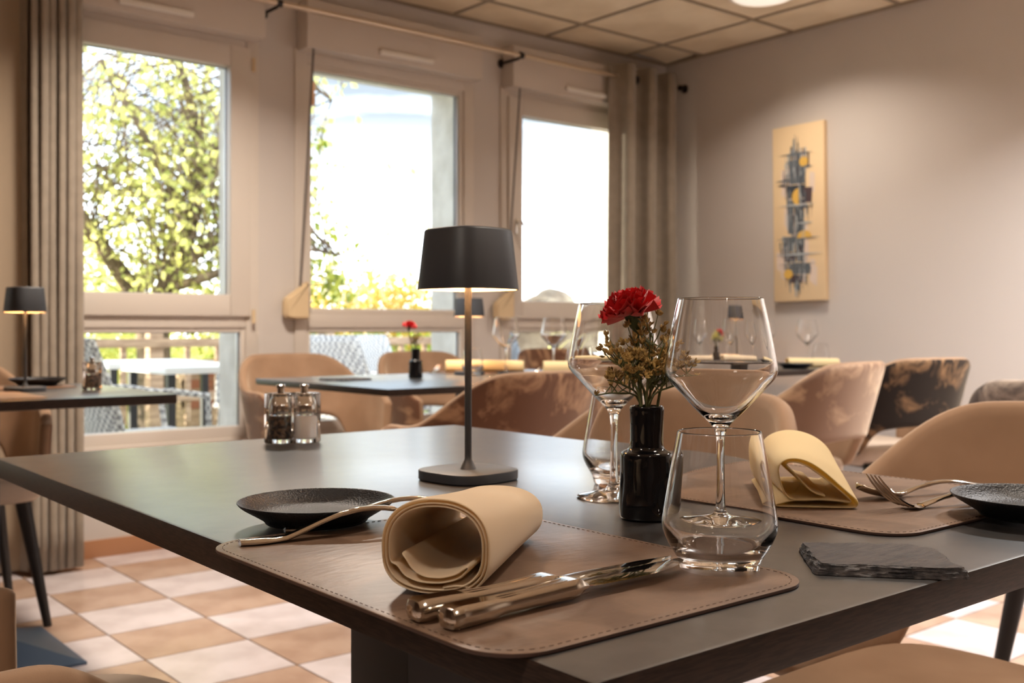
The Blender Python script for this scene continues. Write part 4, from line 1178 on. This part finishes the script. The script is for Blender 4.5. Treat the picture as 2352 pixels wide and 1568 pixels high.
# ---- hedge and shrubs behind the fence
def shrub(name, label, cat, x, y, cs, n, size, m, seed, group=None):
    t_ = thing(name, label, cat, (x, y, -.1), group=group)
    bm = B()
    for k in range(5):
        a = rnd.uniform(0, 6.3); tube(bm, [(0, 0, 0), (.15 * math.cos(a), .15 * math.sin(a), .5), (.3 * math.cos(a), .3 * math.sin(a), .9)], [.03, .02, .01], 6)
    tag(obj('stems', bm, 'bark', t_), kind='stuff')
    leaf_obj('foliage', leaf_cloud(cs, n, size, seed, m), size, seed, m, t_, .1)
shrub('bush', 'golden bush outside beside the slender tree, right of it', 'bush', 6.75, 11.2, [(0, 0, .9, 1.0, .8, .95, 3), (.5, -.3, 1.2, .5, .5, .55, 1), (-.6, .2, 1.0, .7, .6, .7, 1)], 7000, .075, 'leaf_gold', 21)
shrub('bush', 'yellow-green bush outside low behind the large tree', 'bush', 3.6, 11.0, [(0, 0, .8, 1.7, .7, .9, 3), (-1.2, .3, .8, .9, .6, .9, 1)], 9000, .08, 'leaf', 22)
shrub('hedge', 'dark green clipped hedge outside behind the fence', 'hedge', 6.5, 9.6, [(0, 0, .45, 2.2, .5, .62, 1), (2.0, -.3, .45, 1.5, .5, .55, 1)], 12000, .06, 'leaf_green', 23)
shrub('bush', 'yellow bush outside behind the wooden fence at the left', 'bush', 1.6, 9.8, [(0, 0, .5, 1.7, .5, .75, 1), (1.6, .2, .45, 1.0, .5, .65, 1)], 11000, .065, 'leaf', 24)

# ---- wooden fence
fence = thing('wooden_fence', 'weathered wooden post and rail fence beyond the terrace', 'fence', (3.0, 8.0, -.1))
for k in range(-2, 5):
    bm = mkbox(k * 1.5 - .055, k * 1.5 + .055, -.055, .055, 0, 1.14, bev=.01); obj('post', bm, 'wood_out', fence)
for z in (.92, .50):
    obj('rail', mkbox(-3.2, 6.2, -.075, -.056, z - .035, z + .035, bev=.004), 'wood_out', fence)
for k in range(-12, 25):
    if k % 6: obj('baluster', mkbox(k * .25 - .022, k * .25 + .022, -.054, -.02, .30, .955, bev=.003), 'wood_out', fence)
pl_ = thing('brick_planter', 'low red brick planter wall behind the wooden fence', 'planter', (4.6, 8.6, -.1))
for r_ in range(5):
    for c_ in range(9):
        x_ = -1.1 + c_ * .25 + (.125 if r_ % 2 else 0); obj('brick', mkbox(x_, x_ + .24, 0, .11, .35 + r_ * .085, .35 + r_ * .085 + .075), 'brick', pl_, smooth=False)
obj('planter_core', mkbox(-1.1, 1.25, .01, .30, 0, .76), 'wood_out', pl_, smooth=False)

# ---- terrace furniture
def wicker_chair(x, y, rz, label, m='wicker'):
    t_ = thing('wicker_chair', label, 'garden chair', (x, y, -.04), rz)
    bm = B(); box(bm, -.24, .24, -.22, .25, .42, .455, bev=.012); obj('seat', bm, m, t_)
    bm = B(); vs = []
    for j in range(9):
        v = j / 8; yy = -.22 - .16 * v ** 1.3; z = .44 + .48 * v; w_ = .225 + .01 * v
        vs.append([bm.verts.new((u * w_, yy - .035 * (1 - u * u), z)) for u in [-1 + i / 4 for i in range(9)]])
    for a, b in zip(vs, vs[1:]):
        for i in range(8): bm.faces.new((a[i], a[i + 1], b[i + 1], b[i]))
    o = obj('backrest', bm, m, t_); s_ = o.modifiers.new('t', 'SOLIDIFY'); s_.thickness = .022
    for s_ in (-1, 1):
        for q in (-1, 1):
            bm = B(); tube(bm, [(s_ * .21, q * .2, .43), (s_ * .23, q * .23, 0)], .016, 8); obj('leg', bm, 'wicker_dark', t_)
        bm = B(); tube(bm, [(s_ * .235, -.24, .66), (s_ * .26, .0, .67), (s_ * .25, .2, .64), (s_ * .23, .22, .44)], .016, 8); obj('armrest', bm, m, t_)
def garden_table(x, y, w_, d, label, rz=0):
    t_ = thing('garden_table', label, 'garden table', (x, y, -.04), rz)
    obj('table_top', mkbox(-w_ / 2, w_ / 2, -d / 2, d / 2, .715, .755, bev=.006), 'white_table', t_)
    for sx in (-1, 1):
        for sy in (-1, 1): obj('leg', mkbox(sx * (w_ / 2 - .05) - .022, sx * (w_ / 2 - .05) + .022, sy * (d / 2 - .05) - .022, sy * (d / 2 - .05) + .022, 0, .715), 'black_metal', t_, smooth=False)
garden_table(2.55, 6.05, .7, .7, 'white topped garden table on the terrace outside the left window, the nearer one')
garden_table(2.55, 7.0, .7, .7, 'white topped garden table outside the left window, the farther one')
garden_table(5.3, 6.2, .7, .7, 'white topped garden table outside the right window')
wicker_chair(1.90, 5.18, R(-84), 'pale wicker chair close outside the left window, seat in the sun')
wicker_chair(3.45, 5.62, R(-170), 'pale woven wicker chair with tall back outside the middle window')
wicker_chair(3.30, 6.75, R(100), 'pale wicker chair outside at the left side of the middle window')
wicker_chair(4.12, 6.05, R(-150), 'pale wicker chair outside the middle window, right behind the carnation')
wicker_chair(4.55, 5.25, R(-165), 'dark wicker chair outside the right window', 'wicker_dark')

# ---- boulders on a ledge outside the right window
ld_ = thing('stone_ledge', 'low sandstone garden wall outside the right window', 'garden wall', (6.9, 6.9, -.1), R(-20))
for r_ in range(4):
    for c_ in range(7):
        x_ = -1.6 + c_ * .42 + (.2 if r_ % 2 else 0); obj('stone', mkbox(x_, x_ + .41, 0, .35, r_ * .26, r_ * .26 + .25, bev=.03), 'stone', ld_)
for k, (x_, y_, s_, lb) in enumerate(((6.33, 7.13, .37, 'rounded sandstone boulder on the garden wall, left of the two'), (6.90, 6.93, .33, 'rounded sandstone boulder on the garden wall, right of the two'))):
    bm = B(); bmesh.ops.create_icosphere(bm, subdivisions=3, radius=1)
    for v in bm.verts:
        v.co *= 1 + .25 * noise.noise(v.co * 1.4 + Vector((k * 5, 0, 0))); v.co = Vector((v.co.x * s_ * .80, v.co.y * s_ * .7, max(-.12, v.co.z * s_ * .62)))
    o = obj('boulder', bm, 'stone', loc=(x_, y_, 1.06)); tag(o, lb, 'boulder')
shrub('bush', 'small sprawling plant outside left of the boulders', 'bush', 5.75, 7.35, [(0, 0, .95, .16, .15, .26, 1)], 130, .05, 'leaf_green', 31)
# spiky leaves just outside the right window
sp_ = thing('spiky_plant', 'yellow-green strap-leaved plant outside the right window', 'plant', (4.22, 4.98, -.04))
for k in range(9):
    a = rnd.uniform(0, 6.3); l_ = rnd.uniform(.75, 1.0); q = rnd.uniform(.08, .22); bm = B()
    p = catmull([(0, 0, 0), (q * .3 * math.cos(a), q * .3 * math.sin(a), l_ * .5), (q * math.cos(a), q * math.sin(a), l_ * .9), (q * 2.0 * math.cos(a), q * 2.0 * math.sin(a), l_)], 4)
    prev = None; sd_ = Vector((-math.sin(a), math.cos(a), 0))
    for i, c_ in enumerate(p):
        w_ = .014 * (1 - (i / (len(p) - 1)) ** 2) + .001; cur = (bm.verts.new(c_ - sd_ * w_), bm.verts.new(c_ + sd_ * w_))
        if prev: bm.faces.new((prev[0], prev[1], cur[1], cur[0]))
        prev = cur
    obj('leaf', bm, 'leaf', sp_)
# terracotta drop hanging outside at the top of the middle window
hg = thing('hanging_block', 'small orange wooden block hanging outside at the top of the middle window', 'ornament', (2.60, 4.78, 2.16))
obj('block', mkbox(-.016, .016, -.016, .016, -.09, 0.03, bev=.003), mat('orange_wood', (.50, .20, .08), .6), hg)
bm = B(); tube(bm, [(0, 0, .03), (0, 0, .90)], .002, 6); obj('cord', bm, 'strap', hg)
struct('roof_eave', mkbox(-4.5, 5.4, 4.66, 5.0, 3.06, 3.12), 'wood_out', smooth=False)
